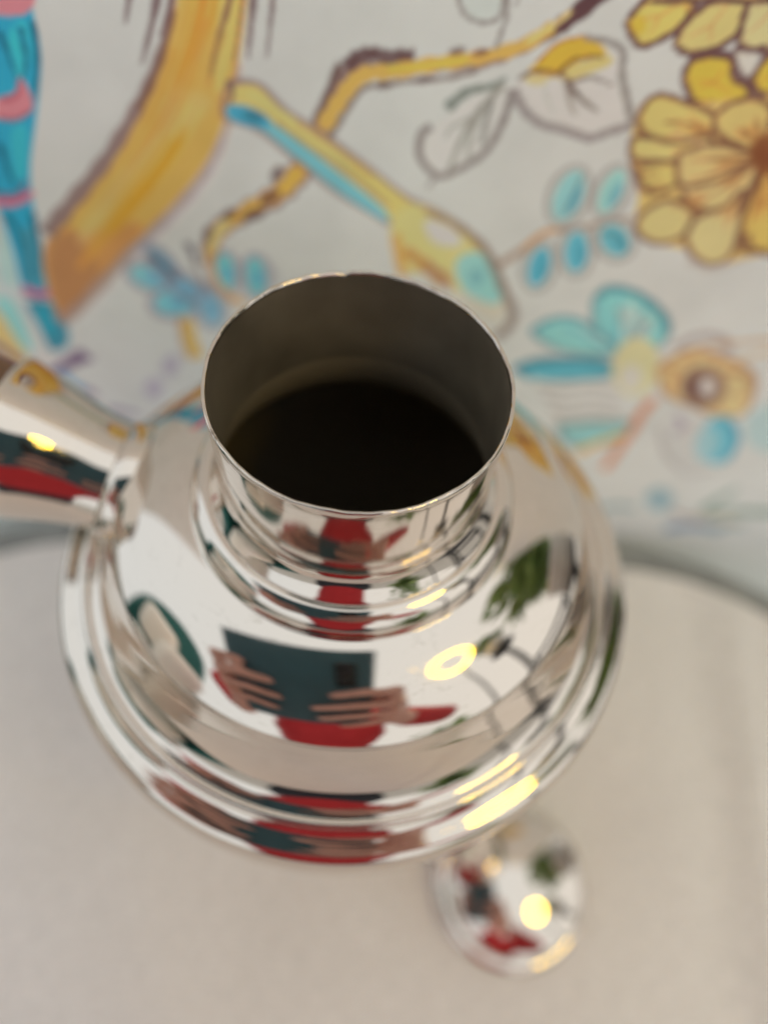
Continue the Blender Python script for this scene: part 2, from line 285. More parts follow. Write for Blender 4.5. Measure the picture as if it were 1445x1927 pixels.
(1,132,120,120,0.67,0.85,[32.7,206.4,36,201.8,40.9,198.7,45.7,197.8,49.4,197,54.3,196,59,198.3,63.7,200.1],2.13,2.4),
(1,90,66,66,0.62,0.9,[33.2,208.7,36.4,210.9,42.1,210.6,45.8,209],1,0.75),
(1,104,72,50,0.49,0.9,[42.1,210.6,44.8,214.1,51.3,215.3],1.24,0.61),
(1,96,72,66,0.64,0.9,[44.5,209.1,49,205.5,54,202.8],1.63,0.65),
(1,120,98,90,0.64,0.85,[44.5,209.3,46.6,204.7,48.8,201.5],1.13,0.52),
(1,110,90,88,0.62,0.85,[45.3,208.9,49.7,210.5,55.4,209.2],1.13,0.5),
(1,160,152,146,0.64,0.6,[39.6,208,41.2,204.3,43.5,201.6],0.63,0.52),
(0,214,180,104,0.46,1,[53.8,222.8,55.7,226.5,59.2,230.4,66.1,229,67,225.8,65.2,221.8,59.7,218.1,56.4,219.6]),
(1,96,66,66,0.58,0.94,[53.8,222.8,55.7,226.5,59.2,230.4,66.1,229,67,225.8,65.2,221.8,59.7,218.1,56.4,219.6,53.8,222.8],1.52,1.52),
(1,150,106,62,0.7,0.45,[60.4,224.3,56.4,223.4],0.7,0.35),
(1,150,106,62,0.69,0.45,[60.4,224.3,63.9,227.1],0.7,0.34),
(1,150,106,62,0.71,0.45,[60.4,224.3,60,220.6],0.7,0.35),
(0,206,180,120,0.46,1,[66,219.2,66.6,223.4,69.9,227.6,75.7,231.7,78.9,226.5,78.8,222,74.7,218.4,69.5,217.5]),
(1,96,66,66,0.58,0.94,[66,219.2,66.6,223.4,69.9,227.6,75.7,231.7,78.9,226.5,78.8,222,74.7,218.4,69.5,217.5,66,219.2],1.55,1.55),
(1,150,106,62,0.71,0.45,[72.5,223.4,68.7,220.9],0.7,0.36),
(1,150,106,62,0.68,0.45,[72.5,223.4,74.5,228.5],0.7,0.34),
(1,150,106,62,0.71,0.45,[72.5,223.4,73.8,220.4],0.7,0.36),
(0,202,184,136,0.44,1,[80,220.6,78.4,226.9,78.5,232.9,85.1,235.3,96.1,220.7,84.7,219.1]),
(1,96,66,66,0.55,0.94,[80,220.6,78.4,226.9,78.5,232.9,85.1,235.3,96.1,220.7,84.7,219.1,80,220.6],1.55,1.55),
(1,150,106,62,0.71,0.45,[83.7,226.1,81.5,222.8],0.69,0.35),
(1,150,106,62,0.67,0.45,[83.7,226.1,84.6,231.8],0.69,0.34),
(0,208,176,104,0.42,1,[57,227.2,61.1,238.9,79,242.1,85.6,230.5,68.2,228.1]),
(1,96,66,66,0.56,0.94,[57,227.2,61.1,238.9,79,242.1,85.6,230.5,68.2,228.1,57,227.2],1.48,1.48),
(1,150,106,62,0.67,0.45,[70.2,233.6,62.4,229.8],0.66,0.34),
(1,150,106,62,0.67,0.45,[70.2,233.6,79.4,231.7],0.66,0.34),
(0,216,172,74,0.5,1,[71.5,211.8,71.1,215.5,75.1,217.5,80.4,217,82.8,213.2,88,210.9,87.4,208.1,82,206.9,76.6,206.7,73.6,209.2]),
(1,96,66,66,0.63,0.94,[71.5,211.8,71.1,215.5,75.1,217.5,80.4,217,82.8,213.2,88,210.9,87.4,208.1,82,206.9,76.6,206.7,73.6,209.2,71.5,211.8],1.62,1.62),
(1,150,106,62,0.75,0.45,[78.8,211.7,74.4,211.7],0.75,0.37),
(1,150,106,62,0.74,0.45,[78.8,211.7,79.7,214.9],0.75,0.37),
(1,150,106,62,0.76,0.45,[78.8,211.7,83.9,209.6],0.75,0.38),
(1,150,106,62,0.75,0.45,[78.8,211.7,75.7,210.2],0.75,0.38),
(0,216,172,74,0.47,1,[87,212.8,87.9,217.8,93.1,221.6,102.9,209.3,90.8,210.1]),
(1,96,66,66,0.63,0.94,[87,212.8,87.9,217.8,93.1,221.6,102.9,209.3,90.8,210.1,87,212.8],1.61,1.61),
(1,150,106,62,0.74,0.45,[92.3,214.4,89.1,213.4],0.74,0.37),
(1,150,106,62,0.75,0.45,[92.3,214.4,98.6,211.4],0.74,0.38),
(0,218,168,60,1.17,0.8,[54.7,222.3,56.3,224.3,58.5,222.1,57.3,220.3]),
(0,198,192,178,0.61,1,[80.1,217.9,82.6,219.4,85.4,218.7,86.4,215.4,85.4,212.9,82.6,215]),
(1,96,66,70,0.49,0.95,[70.6,216.6,74.6,218.6,79.9,217.9,82.6,215,85.7,212.9,89.4,211.2],1.09,1.13),
(1,96,66,70,0.48,0.9,[79.7,219.2,83.6,219.3,87.2,220.2],1.44,1.67),
(1,150,110,50,0.46,0.6,[63.9,228.8,66.6,225.5,68,226.1],0.57,0.46),
(0,212,172,110,0.78,1,[63.8,202,65.1,206.8,74.4,206.2,92.3,209.7,119.5,212,135.5,197,146.3,173.4,116.5,165.2,102.8,160.5,92.7,165,81,166.6,74.9,172.6,71.8,182.4,65.7,192.6]),
(0,216,178,112,0.52,1,[64.2,201.7,64.9,206,67.7,208,74.2,206.7,82.6,204,83.6,199.5,76.2,196.1,67.7,198.2]),
(1,108,76,64,0.65,0.92,[64.2,201.7,64.9,206,67.7,208,74.2,206.7,82.6,204,83.6,199.5,76.2,196.1,67.7,198.2,64.2,201.7],1.44,1.44),
(0,176,124,66,1.84,0.38,[77.5,200.2,77.7,201.8,78.6,202.5,81,202,84,201,84.4,199.4,81.8,198.3,78.8,199]),
(1,134,92,60,0.79,0.55,[81.7,199.7,74.4,200.6],0.93,0.4),
(1,134,92,60,0.78,0.55,[82.1,200.7,76.1,203.8],0.92,0.39),
(1,134,92,60,0.79,0.55,[84.5,200.1,83.7,201.7],0.93,0.39),
(1,134,92,60,0.8,0.55,[83.5,198.9,80.5,197.8],0.93,0.4),
(0,216,180,118,0.53,1,[65.2,194,66,197.5,76.2,196.7,83.4,199,86.2,193.5,78.1,191.6,67.8,191.3]),
(1,108,76,64,0.68,0.92,[65.2,194,66,197.5,76.2,196.7,83.4,199,86.2,193.5,78.1,191.6,67.8,191.3,65.2,194],1.49,1.49),
(0,176,124,66,1.89,0.38,[78.9,194.7,79.1,195.9,82.7,195.6,85.2,196.4,86.2,194.5,83.4,193.8,79.9,193.8]),
(1,134,92,60,0.81,0.55,[83.1,194.9,75.7,194.5],0.95,0.41),
(1,134,92,60,0.81,0.55,[84.7,195.3,81.2,195.9],0.95,0.4),
(1,134,92,60,0.82,0.55,[86.2,194.8,86.2,194.3],0.95,0.41),
(1,134,92,60,0.82,0.55,[83.5,194.5,77.1,193.2],0.95,0.41),
(0,214,174,112,0.52,1,[82.7,203.8,85.2,207.4,91.8,208.7,98.5,203.8,99.7,196.1,91.3,197.4,84.6,200.4]),
(1,108,76,64,0.68,0.92,[82.7,203.8,85.2,207.4,91.8,208.7,98.5,203.8,99.7,196.1,91.3,197.4,84.6,200.4,82.7,203.8],1.43,1.43),
(0,176,124,66,1.85,0.38,[90.5,200.9,91.4,202.2,93.7,202.7,96.1,200.9,96.5,198.2,93.6,198.7,91.2,199.7]),
(1,134,92,60,0.79,0.55,[93,200,88.7,201.6],0.93,0.39),
(1,134,92,60,0.78,0.55,[94.4,200.8,93.3,204.1],0.93,0.39),
(1,134,92,60,0.81,0.55,[95.6,198.9,97.3,197.7],0.93,0.4),
(1,134,92,60,0.8,0.55,[93.3,199.5,89.7,199.9],0.93,0.4),
(0,218,178,110,0.57,1,[68.8,189.6,78.5,191.4,81.9,186.1,76.2,182.5,71.8,184.7]),
(1,108,76,64,0.72,0.92,[68.8,189.6,78.5,191.4,81.9,186.1,76.2,182.5,71.8,184.7,68.8,189.6],1.52,1.52),
(0,176,124,66,1.95,0.38,[80.5,190.3,83.9,190.9,85.2,189.1,83.2,187.9,81.7,188.6]),
(1,134,92,60,0.83,0.55,[84.2,190.6,77.8,190.2],0.97,0.42),
(1,134,92,60,0.84,0.55,[86.1,190.1,84.4,188.5],0.97,0.42),
(1,134,92,60,0.84,0.55,[84.7,189.8,79.4,187.7],0.97,0.42),
(0,210,174,120,0.54,1,[77.8,193.7,85.4,196.9,94.1,196.2,99.6,195.2,96,189.8,89.1,186.1,81.9,185.5]),
(1,108,76,64,0.7,0.92,[77.8,193.7,85.4,196.9,94.1,196.2,99.6,195.2,96,189.8,89.1,186.1,81.9,185.5,77.8,193.7],1.5,1.5),
(0,176,124,66,1.91,0.38,[88.5,193.5,91.1,194.7,94.2,194.4,96.1,194.1,94.8,192.2,92.5,191,90,190.7]),
(1,134,92,60,0.82,0.55,[91.8,193.5,86,193.6],0.96,0.41),
(1,134,92,60,0.82,0.55,[94.2,193.9,94.2,194.8],0.96,0.41),
(1,134,92,60,0.83,0.55,[94.5,192.9,95.1,191.7],0.96,0.41),
(1,134,92,60,0.84,0.55,[92.5,192.3,88.2,189.6],0.96,0.42),
(0,212,176,124,0.57,1,[83,184.3,91.5,187.3,100.2,194.1,101.2,183.6,94.8,178.4,87,179.8]),
(1,108,76,64,0.72,0.92,[83,184.3,91.5,187.3,100.2,194.1,101.2,183.6,94.8,178.4,87,179.8,83,184.3],1.57,1.57),
(0,176,124,66,1.97,0.38,[91.8,187.8,94.7,188.8,97.8,191.2,98.1,187.5,95.9,185.8,93.2,186.2]),
(1,134,92,60,0.85,0.55,[94.4,188.8,89.8,187],0.98,0.42),
(1,134,92,60,0.83,0.55,[97,190.3,98.3,191.8],0.97,0.41),
(1,134,92,60,0.86,0.55,[96.2,188,95.6,184.1],0.98,0.43),
(0,212,180,126,0.59,1,[74.9,171.9,75.9,176.5,80,180.2,85.3,179.6,89.9,176.7,89.7,169.6,84.2,166.5,78.2,168.2]),
(1,108,76,64,0.74,0.92,[74.9,171.9,75.9,176.5,80,180.2,85.3,179.6,89.9,176.7,89.7,169.6,84.2,166.5,78.2,168.2,74.9,171.9],1.65,1.65),
(0,176,124,66,2.02,0.38,[85.5,179.8,85.7,181.4,87.1,182.6,88.9,182.4,90.5,181.4,90.5,179.1,88.6,178.1,86.6,178.6]),
(1,134,92,60,0.88,0.55,[88.6,182.2,83.1,178],1.01,0.44),
(1,134,92,60,0.86,0.55,[89.3,183.4,85.5,182.1],1,0.43),
(1,134,92,60,0.87,0.55,[90.7,182.9,90.4,180.3],1.01,0.44),
(1,134,92,60,0.89,0.55,[89.9,181.5,87.6,175.5],1.01,0.44),
(0,210,180,130,0.6,1,[90.6,168.9,91,175.7,97.4,180,99.4,184.8,104.6,173.4,106.3,163.9,102.2,160.4,95.4,163.3]),
(1,108,76,64,0.75,0.92,[90.6,168.9,91,175.7,97.4,180,99.4,184.8,104.6,173.4,106.3,163.9,102.2,160.4,95.4,163.3,90.6,168.9],1.68,1.68),
(0,176,124,66,2.05,0.38,[96.4,178.2,96.5,180.4,98.6,181.9,99.3,183.5,101.1,179.6,101.6,176.6,100.3,175.5,98,176.4]),
(1,134,92,60,0.89,0.55,[98.1,180.9,95.1,176.1],1.02,0.44),
(1,134,92,60,0.87,0.55,[99,182.4,98.3,181.4],1.01,0.43),
(1,134,92,60,0.88,0.55,[100.1,181.5,101.9,178.2],1.01,0.44),
(1,134,92,60,0.91,0.55,[99.7,179.8,100.7,172.2],1.02,0.45),
(0,218,170,96,0.55,1,[108.2,166.4,103.5,176.8,102,186.6,101.5,192.7,111.3,190.5,124.6,167.8,112.9,166]),
(1,108,76,64,0.7,0.92,[108.2,166.4,103.5,176.8,102,186.6,101.5,192.7,111.3,190.5,124.6,167.8,112.9,166,108.2,166.4],1.7,1.7),
(0,176,124,66,1.97,0.38,[106,179.8,104.4,183.2,103.9,186.5,103.7,188.7,107.2,187.9,111.4,180.3,107.5,179.7]),
(1,134,92,60,0.89,0.55,[105.4,183.6,106.5,176.8],1.01,0.44),
(1,134,92,60,0.85,0.55,[104.5,186.5,103.4,186.5],0.99,0.43),
(1,134,92,60,0.84,0.55,[105.9,187.1,108.2,188.5],0.99,0.42),
(1,134,92,60,0.89,0.55,[106,183.6,108.7,176.7],1.01,0.44),
(0,212,161,88,0.51,1,[96.2,204.9,102.2,210.5,113.6,208.9,114.3,199.6,101.3,195.6]),
(1,108,76,64,0.67,0.92,[96.2,204.9,102.2,210.5,113.6,208.9,114.3,199.6,101.3,195.6,96.2,204.9],1.43,1.43),
(0,176,124,66,1.83,0.38,[100.8,201.9,102.9,203.9,107,203.3,107.1,200,102.6,198.6]),
(1,134,92,60,0.79,0.55,[102.2,200.9,99.7,202.6],0.93,0.39),
(1,134,92,60,0.78,0.55,[104.9,201.6,108.6,204.7],0.92,0.39),
(1,134,92,60,0.81,0.55,[103,199.5,102.3,197.9],0.93,0.4),
(0,212,161,88,0.55,1,[103.1,195,119.5,200,132.1,193.8,122.3,186.7,102.9,192.8]),
(1,108,76,64,0.71,0.92,[103.1,195,119.5,200,132.1,193.8,122.3,186.7,102.9,192.8,103.1,195],1.5,1.5),
(0,176,124,66,1.92,0.38,[106.8,194.6,112.7,196.4,117,194.2,113.5,191.8,106.8,193.9]),
(1,134,92,60,0.82,0.55,[108,194.5,106,194.7],0.96,0.41),
(1,134,92,60,0.82,0.55,[112.4,194.3,120.5,194.1],0.96,0.41),
(1,134,92,60,0.82,0.55,[108,194.2,105.9,193.6],0.96,0.41),
(0,212,161,88,0.6,1,[103.7,191.4,125.1,187,136.3,174.4,121.5,173.1]),
(1,108,76,64,0.75,0.92,[103.7,191.4,125.1,187,136.3,174.4,121.5,173.1,103.7,191.4],1.52,1.52),
(0,176,124,66,2.02,0.38,[108.8,189.2,116.3,187.7,119.8,183.5,114.9,183]),
(1,134,92,60,0.84,0.55,[110.4,188.6,107.6,189.7],0.98,0.42),
(1,134,92,60,0.87,0.55,[115.1,186.1,123.5,181.4],1,0.44),
(1,110,74,56,0.66,0.85,[71.2,201.5,76.5,201.7,82.7,199.7],0.92,0.53),
(1,104,66,48,0.82,0.75,[100.2,195.2,91.3,193.5,81.9,192.5],1.63,0.41),
(1,104,66,48,0.83,0.75,[100.2,195.2,92.7,190.6,84.5,186.7],1.63,0.42),
(1,104,66,48,0.84,0.75,[100.2,195.2,95.9,188.6,90.9,182.4],1.63,0.43),
(1,104,66,48,0.85,0.75,[100.2,195.2,100.5,186.6,100.3,178.2],1.63,0.44),
(1,104,66,48,0.81,0.75,[100.2,195.2,93.4,196.4,86.4,198.4],1.63,0.4),
(1,104,66,48,0.8,0.75,[100,195.5,95.5,198.3,90.7,201.8],1.63,0.39),
(1,104,66,48,0.8,0.75,[100,195.5,96.3,199.8,92.4,204.6],1.63,0.39),
(1,104,66,48,0.86,0.75,[100.8,194.1,103.7,184.7,106.4,175.3],1.64,0.45),
(0,120,72,44,1.91,0.8,[105,195.6,105.9,192.8,105.4,190.5,103.5,189.5,100.8,190.1,98,192.1,95.9,194.9,95,197.7,95.6,199.8,97.5,200.7,100.1,200.2,102.8,198.3]),
(1,110,76,60,0.7,0.8,[70.9,187.1,75.3,188.1],1.26,0.56),
(1,110,76,60,0.71,0.8,[73.3,183.8,78,185.2],1.28,0.57),
(1,110,76,60,0.72,0.8,[75,181.7,79.8,182.8],1.3,0.57),
(1,110,76,60,0.71,0.8,[66.5,191.2,70.1,185.4,72.6,181.8],1.24,0.58),
(1,170,158,150,1.44,0.6,[94.3,161.3,103.7,158.5,111,163.5],2.52,1.57),
(1,88,68,64,1.08,0.8,[107.3,171.8,110.6,167.3,115.9,166.3],2.42,1.55),
(1,150,120,100,0.67,0.7,[73.6,199,79.5,197.8,84.4,196.2],0.93,0.94),
(1,152,128,112,1.22,0.85,[39.2,154.4,43.6,158.7,47.5,163.3,51.1,167.6,58.4,169,65.2,171.7,73.4,174.2],2.89,1.49),
(1,196,150,100,1.22,0.8,[45.8,160.8,49.8,166.8,53.9,168.6],2.19,1.21),
(0,134,130,128,1.29,0.7,[60.1,177.3,58.9,172.7,56.2,169.8,52.7,169.7,49.6,172.3,47.7,176.7,47.5,181.8,48.9,186.1,51.5,188.5,54.7,188.7,57.6,186.5,59.6,182.3]),
(0,190,188,180,1,0.8,[58.6,177.8,57.6,173.8,55.5,171.2,52.9,171,50.5,173.1,49.1,176.9,49,181.3,50.1,185.1,52.1,187.3,54.5,187.6,56.8,185.7,58.3,182.2]),
(0,132,180,184,0.86,0.95,[57.7,178.2,56.8,174.5,55.1,172.1,53,171.8,51.1,173.6,49.9,177,49.9,181,50.8,184.4,52.5,186.6,54.5,186.9,56.3,185.3,57.5,182.1]),
(0,60,138,158,0.87,0.6,[57.2,177.9,56.8,175.7,56,174.2,55.2,173.8,54.4,174.8,54,176.7,54,179.1,54.5,181.2,55.2,182.7,56,183,56.7,182.1,57.1,180.3]),
(0,134,130,128,1.28,0.7,[70.2,179.7,69.2,175.7,66.9,173.2,63.9,173.2,61.3,175.5,59.6,179.4,59.3,183.9,60.5,187.6,62.7,189.8,65.4,189.8,68,187.8,69.8,184.2]),
(0,190,188,180,1,0.8,[68.7,180.3,67.9,176.8,66.2,174.6,64.1,174.4,62.1,176.2,61,179.5,60.8,183.3,61.7,186.6,63.4,188.6,65.3,188.7,67.2,187.1,68.4,184.1]),
(0,140,186,186,0.86,0.95,[67.8,180.6,67.1,177.5,65.8,175.5,64.1,175.2,62.7,176.7,61.8,179.6,61.7,183,62.4,185.9,63.7,187.8,65.3,188.1,66.7,186.7,67.6,184]),
(0,60,138,158,0.86,0.6,[67.4,180.4,67.1,178.5,66.6,177.2,65.9,176.9,65.3,177.7,65,179.3,65,181.3,65.3,183.2,65.9,184.4,66.5,184.7,67.1,184,67.4,182.4]),
(0,134,130,128,1.43,0.7,[57.9,153.6,57.3,148.8,55.2,145.5,52.1,144.9,49,147.1,46.7,151.4,45.9,156.6,46.7,161.1,48.7,164,51.6,164.6,54.5,162.7,56.8,158.7]),
(0,190,188,180,1.12,0.8,[56.2,154,55.8,149.9,54.3,147.1,52.1,146.5,49.8,148.3,48.2,151.8,47.5,156.2,48.1,160.1,49.6,162.6,51.6,163.1,53.8,161.6,55.4,158.3]),
(0,78,160,180,0.96,0.95,[55.2,154.3,54.9,150.7,53.7,148.2,52,147.6,50.3,149,49,152.1,48.5,155.9,48.9,159.4,50.1,161.7,51.7,162.2,53.3,160.9,54.6,158]),
(0,60,138,158,0.96,0.6,[54.8,153.8,54.7,151.6,54.2,150,53.6,149.6,52.9,150.4,52.3,152.1,52.1,154.4,52.2,156.6,52.6,158,53.3,158.5,54,157.7,54.5,156]),
(0,134,130,128,1.41,0.7,[67.3,161.5,67.8,156.6,66.5,152.9,63.7,151.5,60.3,152.9,57.2,156.6,55.3,161.4,55.1,166.1,56.4,169.4,59.1,170.6,62.3,169.5,65.3,166.2]),
(0,190,188,180,1.1,0.8,[65.7,161.5,66.2,157.4,65.4,154.3,63.4,153.1,60.8,154.3,58.4,157.3,56.9,161.4,56.6,165.4,57.5,168.2,59.4,169.2,61.8,168.2,64.1,165.4]),
(0,86,164,182,0.94,0.95,[64.8,161.5,65.3,157.8,64.6,155.1,63.1,154.1,61.1,155.1,59.1,157.8,57.8,161.4,57.5,164.9,58.1,167.5,59.6,168.4,61.5,167.5,63.4,165]),
(0,60,138,158,0.94,0.6,[64.4,160.5,64.8,158.3,64.7,156.7,64.1,156.1,63.2,156.7,62.3,158.3,61.6,160.5,61.3,162.6,61.4,164.2,61.9,164.7,62.8,164.2,63.7,162.6]),
(0,134,130,128,1.41,0.7,[74.1,171.6,77,168.1,78.4,164,77.7,160.5,75.3,158.5,71.6,158.7,67.8,161.1,64.9,164.8,63.8,168.8,64.6,172.1,67,173.9,70.5,173.7]),
(0,190,188,180,1.09,0.8,[73.4,170.4,75.8,167.5,77,164.3,76.5,161.6,74.6,160.1,71.6,160.4,68.6,162.4,66.2,165.4,65.2,168.6,65.7,171.1,67.6,172.4,70.4,172.2]),
(0,96,166,178,0.93,0.95,[72.9,169.7,75,167.2,76.1,164.5,75.8,162.2,74.1,161.1,71.7,161.5,69,163.1,67,165.7,66,168.4,66.4,170.5,68,171.5,70.4,171.2]),
(0,60,138,158,0.93,0.6,[73.7,167,75,165.6,75.8,164.2,75.8,163.2,75,162.9,73.6,163.3,72.1,164.4,70.8,165.8,70.1,167.2,70.1,168.2,70.9,168.5,72.2,168.1]),
(1,96,110,112,0.72,0.7,[55.6,185.8,55.3,179.4,53.7,172.5],0.98,0.6),
(1,70,104,110,0.76,0.7,[66.3,168.2,70.9,168.6,75.8,163.5],1.07,0.62),
(0,150,146,140,2.87,0.5,[72.3,143.4,74.4,149.3,82,148.7,91.7,143.8,99,137.1,101.5,128.5,97.9,122,92.1,119.3,84,124.3,76,133.1]),
(0,126,186,190,1.43,0.95,[72.3,143.4,74.4,149.3,82,148.7,91.7,143.8,99,137.1,101.5,128.5,97.9,122,92.1,119.3,84,124.3,76,133.1]),
(1,88,112,118,1.43,0.6,[72.3,143.4,74.4,149.3,82,148.7,91.7,143.8,99,137.1,101.5,128.5,97.9,122,92.1,119.3,84,124.3,76,133.1,72.3,143.4],2.02,2.02),
(0,150,146,140,2.94,0.5,[56.1,128.8,61.7,134.6,69.4,134.9,79.7,128.5,88.1,121.1,80.9,119.3,69.3,120.3,60.9,124.2]),
(0,132,188,190,1.47,0.95,[56.1,128.8,61.7,134.6,69.4,134.9,79.7,128.5,88.1,121.1,80.9,119.3,69.3,120.3,60.9,124.2]),
(1,88,112,118,1.47,0.6,[56.1,128.8,61.7,134.6,69.4,134.9,79.7,128.5,88.1,121.1,80.9,119.3,69.3,120.3,60.9,124.2,56.1,128.8],2.13,2.13),
(0,150,146,140,3.03,0.5,[54.6,110.2,61.4,115.3,72.2,116.9,83.4,117.4,90.8,112.6,86.7,107.6,73.7,105.2,62.1,104.6]),
(0,86,164,178,1.51,0.95,[54.6,110.2,61.4,115.3,72.2,116.9,83.4,117.4,90.8,112.6,86.7,107.6,73.7,105.2,62.1,104.6]),
(1,88,112,118,1.51,0.6,[54.6,110.2,61.4,115.3,72.2,116.9,83.4,117.4,90.8,112.6,86.7,107.6,73.7,105.2,62.1,104.6,54.6,110.2],2.27,2.27),
(0,150,146,140,3.4,0.5,[79.2,78.9,90.7,82.8,104.5,83.5,109.6,77.7,102.1,68.2,87,66.6]),
(0,134,182,180,1.7,0.95,[79.2,78.9,90.7,82.8,104.5,83.5,109.6,77.7,102.1,68.2,87,66.6]),
(1,88,112,118,1.7,0.6,[79.2,78.9,90.7,82.8,104.5,83.5,109.6,77.7,102.1,68.2,87,66.6,79.2,78.9],2.53,2.53),
(1,62,124,136,1.34,0.8,[72.5,144.8,77.9,148.7,87.4,146.1,97.6,137.9,101.5,131.1],2.35,2.13),
(1,80,140,150,1.39,0.8,[56.2,128.3,61.8,134.1,70.6,134.5,79.2,129.9],2.49,1.42),
(1,50,120,140,1.68,0.85,[54.3,109.6,65.5,114,78.2,115.8,88.3,114],3.42,1.88),
(0,170,186,180,1.59,0.8,[80.7,141,87.4,141.6,96,133,91.8,125.1,85.6,132]),
(1,130,138,136,1.22,0.7,[80.7,141,85.8,134.5,91.8,125.1],1.53,1.09),
(1,120,126,126,1.61,0.7,[92,136,91.6,128.6,91,122.4],2.78,1.46),
(1,198,194,184,1.35,0.7,[62.1,104.6,74.4,102.9,83.4,105.5,95.1,103.1],2.32,1.17),
(1,150,142,136,1.37,0.7,[64.3,101.6,75.3,99.6,84.4,102.4,96.2,100.2],2.34,1.18),
(1,198,194,184,1.38,0.7,[66.4,98.5,76.3,96.4,85.5,99.1,97.2,97.2],2.37,1.2),
(1,150,142,136,1.4,0.7,[68.7,95.3,77.2,93,86.5,95.8,98.3,94.1],2.4,1.21),
(1,198,194,184,1.41,0.7,[71,92,78.2,89.5,87.6,92.4,99.4,91],2.42,1.22),
(1,150,142,136,1.43,0.7,[73.3,88.7,79.2,86,88.7,89,100.6,87.8],2.45,1.23),
(1,198,194,184,1.45,0.7,[75.7,85.3,80.3,82.4,89.9,85.4,101.7,84.6],2.48,1.25),
(1,150,142,136,1.46,0.7,[78.1,81.9,81.3,78.7,91,81.8,102.9,81.3],2.5,1.26),
(1,120,150,150,1.48,0.6,[81.2,79.1,92.2,78.1,106,81.6],2.11,1.68),
(1,84,140,148,1.04,0.55,[85.2,123.1,79.8,135.5,74.2,144.9],1.46,0.67),
(1,84,140,148,1.04,0.55,[86.1,123.2,82.9,136.7,79.3,147.1],1.46,0.67),
(1,84,140,148,1.05,0.55,[88.3,122.1,89.2,133.9,89.5,143],1.46,0.68),
(1,84,140,148,1.07,0.55,[90.3,121.8,94.4,129.9,97.7,135.6],1.47,0.7),
(1,84,140,148,1.07,0.55,[83.4,123,71.7,127.1,59.6,129.1],1.46,0.71),
(1,84,140,148,1.07,0.55,[83.8,121.7,75.1,128.1,65.9,132.1],1.46,0.7),
(1,84,140,148,1.13,0.55,[87.4,113.9,73.1,113.1,57.9,110],1.51,0.76),
(1,84,140,148,1.14,0.55,[89.3,111.3,76.8,110.7,63.3,107.6],1.52,0.77),
(1,176,204,202,1.07,0.6,[82.8,124.7,77.2,127.8,71.1,132.6],1.45,0.88),
(1,176,204,202,1.05,0.6,[87.9,124.7,86.3,134.7,84.1,145.8],1.45,0.84),
(1,176,204,202,1.06,0.6,[90.5,123.7,92.7,131.1,94.1,140],1.46,0.86),
(0,208,188,146,2.24,0.95,[105.7,113.6,106.6,106,104.9,100.6,100.9,99.1,95.7,102,91,108.3,88.1,116.1,87.6,123.2,89.5,127.8,93.2,129.1,97.9,126.7,102.4,121.1]),
(0,216,206,188,2.3,0.7,[101.4,109,102.2,105.3,101.8,102.4,100,101.2,97.5,102,95,104.6,93.1,108.2,92.3,111.9,92.9,114.6,94.6,115.7,97,115,99.4,112.6]),
(0,206,176,128,1.92,0.95,[104.6,115.6,110.7,124.3,120.1,124.1,134.3,118.4,142.2,110.7,147,93.8,138,90.9,125.5,95.6,112.6,101.8]),
(1,176,132,84,1.7,0.7,[104.9,115.6,111.6,113.5,114.9,102],2.25,2.36),
(1,180,130,90,1.65,0.7,[111.2,119,118.8,122.9,132.4,118.3],1.67,1.68),
(1,150,112,84,1.62,0.75,[104.6,115.6,110.7,124.3,120.1,124.1,134.3,118.4,142.2,110.7,147,93.8,138,90.9,125.5,95.6,112.6,101.8,104.6,115.6],1.88,1.88),
(1,164,122,86,1.34,0.6,[108.6,116,116.6,111.4],1.69,0.95),
(1,164,122,86,1.32,0.6,[112.1,121.2,118.3,114.1],1.66,0.95),
(1,164,122,86,1.32,0.6,[122.9,122.2,123.8,114.6],1.66,0.94),
(1,164,122,86,1.34,0.6,[134.9,115.7,130,111.2],1.7,0.96),
(1,164,122,86,1.37,0.6,[143.7,101.8,134.2,104.2],1.78,0.98),
(1,164,122,86,1.39,0.6,[139.1,93,131.8,100],1.83,0.99),
(1,164,122,86,1.38,0.6,[122.4,97.8,123.7,102.3],1.8,0.98),
(0,128,104,94,1.96,0.9,[132.3,109.2,134.6,103.2,134.3,98,131.4,95,126.6,95.2,121.5,98.6,117.3,104,115.4,110,115.9,114.8,118.8,117.4,123.2,117.2,128.1,114.2]),
(0,104,74,70,1.56,0.8,[127.8,106.3,128.7,103.1,128.1,100.5,126.2,99.4,123.4,100.1,120.7,102.3,118.6,105.4,117.9,108.6,118.5,111,120.4,112,123,111.4,125.7,109.4]),
(0,210,196,190,1.55,1,[128.8,107,129.5,104.8,129.4,103.1,128.4,102.4,126.9,102.9,125.2,104.4,123.9,106.5,123.3,108.7,123.4,110.3,124.4,111,125.9,110.5,127.5,109.1]),
(1,140,108,80,1.52,0.6,[127.5,115,136.5,114.2,143.7,104.9],2.64,1.96),
(1,150,136,134,1.95,0.75,[106.5,125.4,111.2,131.5,119.4,131.7,126.2,124.7],3.63,2.92),
(1,176,142,104,1.6,0.7,[107.5,118.6,115.1,126.8,135.6,131.8,140.3,134.7],2.6,2.12),
(1,190,160,116,1.82,0.6,[129.3,120.7,137.9,125.8,146.6,130.3],2.96,2.51),
(1,184,126,96,2.12,0.9,[109.9,98.4,108.8,88.7,108.8,77.7,108.2,63.5,107.4,49.8],4.38,4.15),
(1,206,160,78,1.96,0.9,[91.4,61,98.8,68.6,106.6,75.3],4.45,3.42),
(0,178,176,172,2.64,0.85,[144.1,75.3,147.3,67,147.1,59.4,143.3,54.7,136.9,54.5,130,58.8,124.4,66.2,121.8,74.5,122.5,81.5,126.2,85.5,132,85.7,138.5,82]),
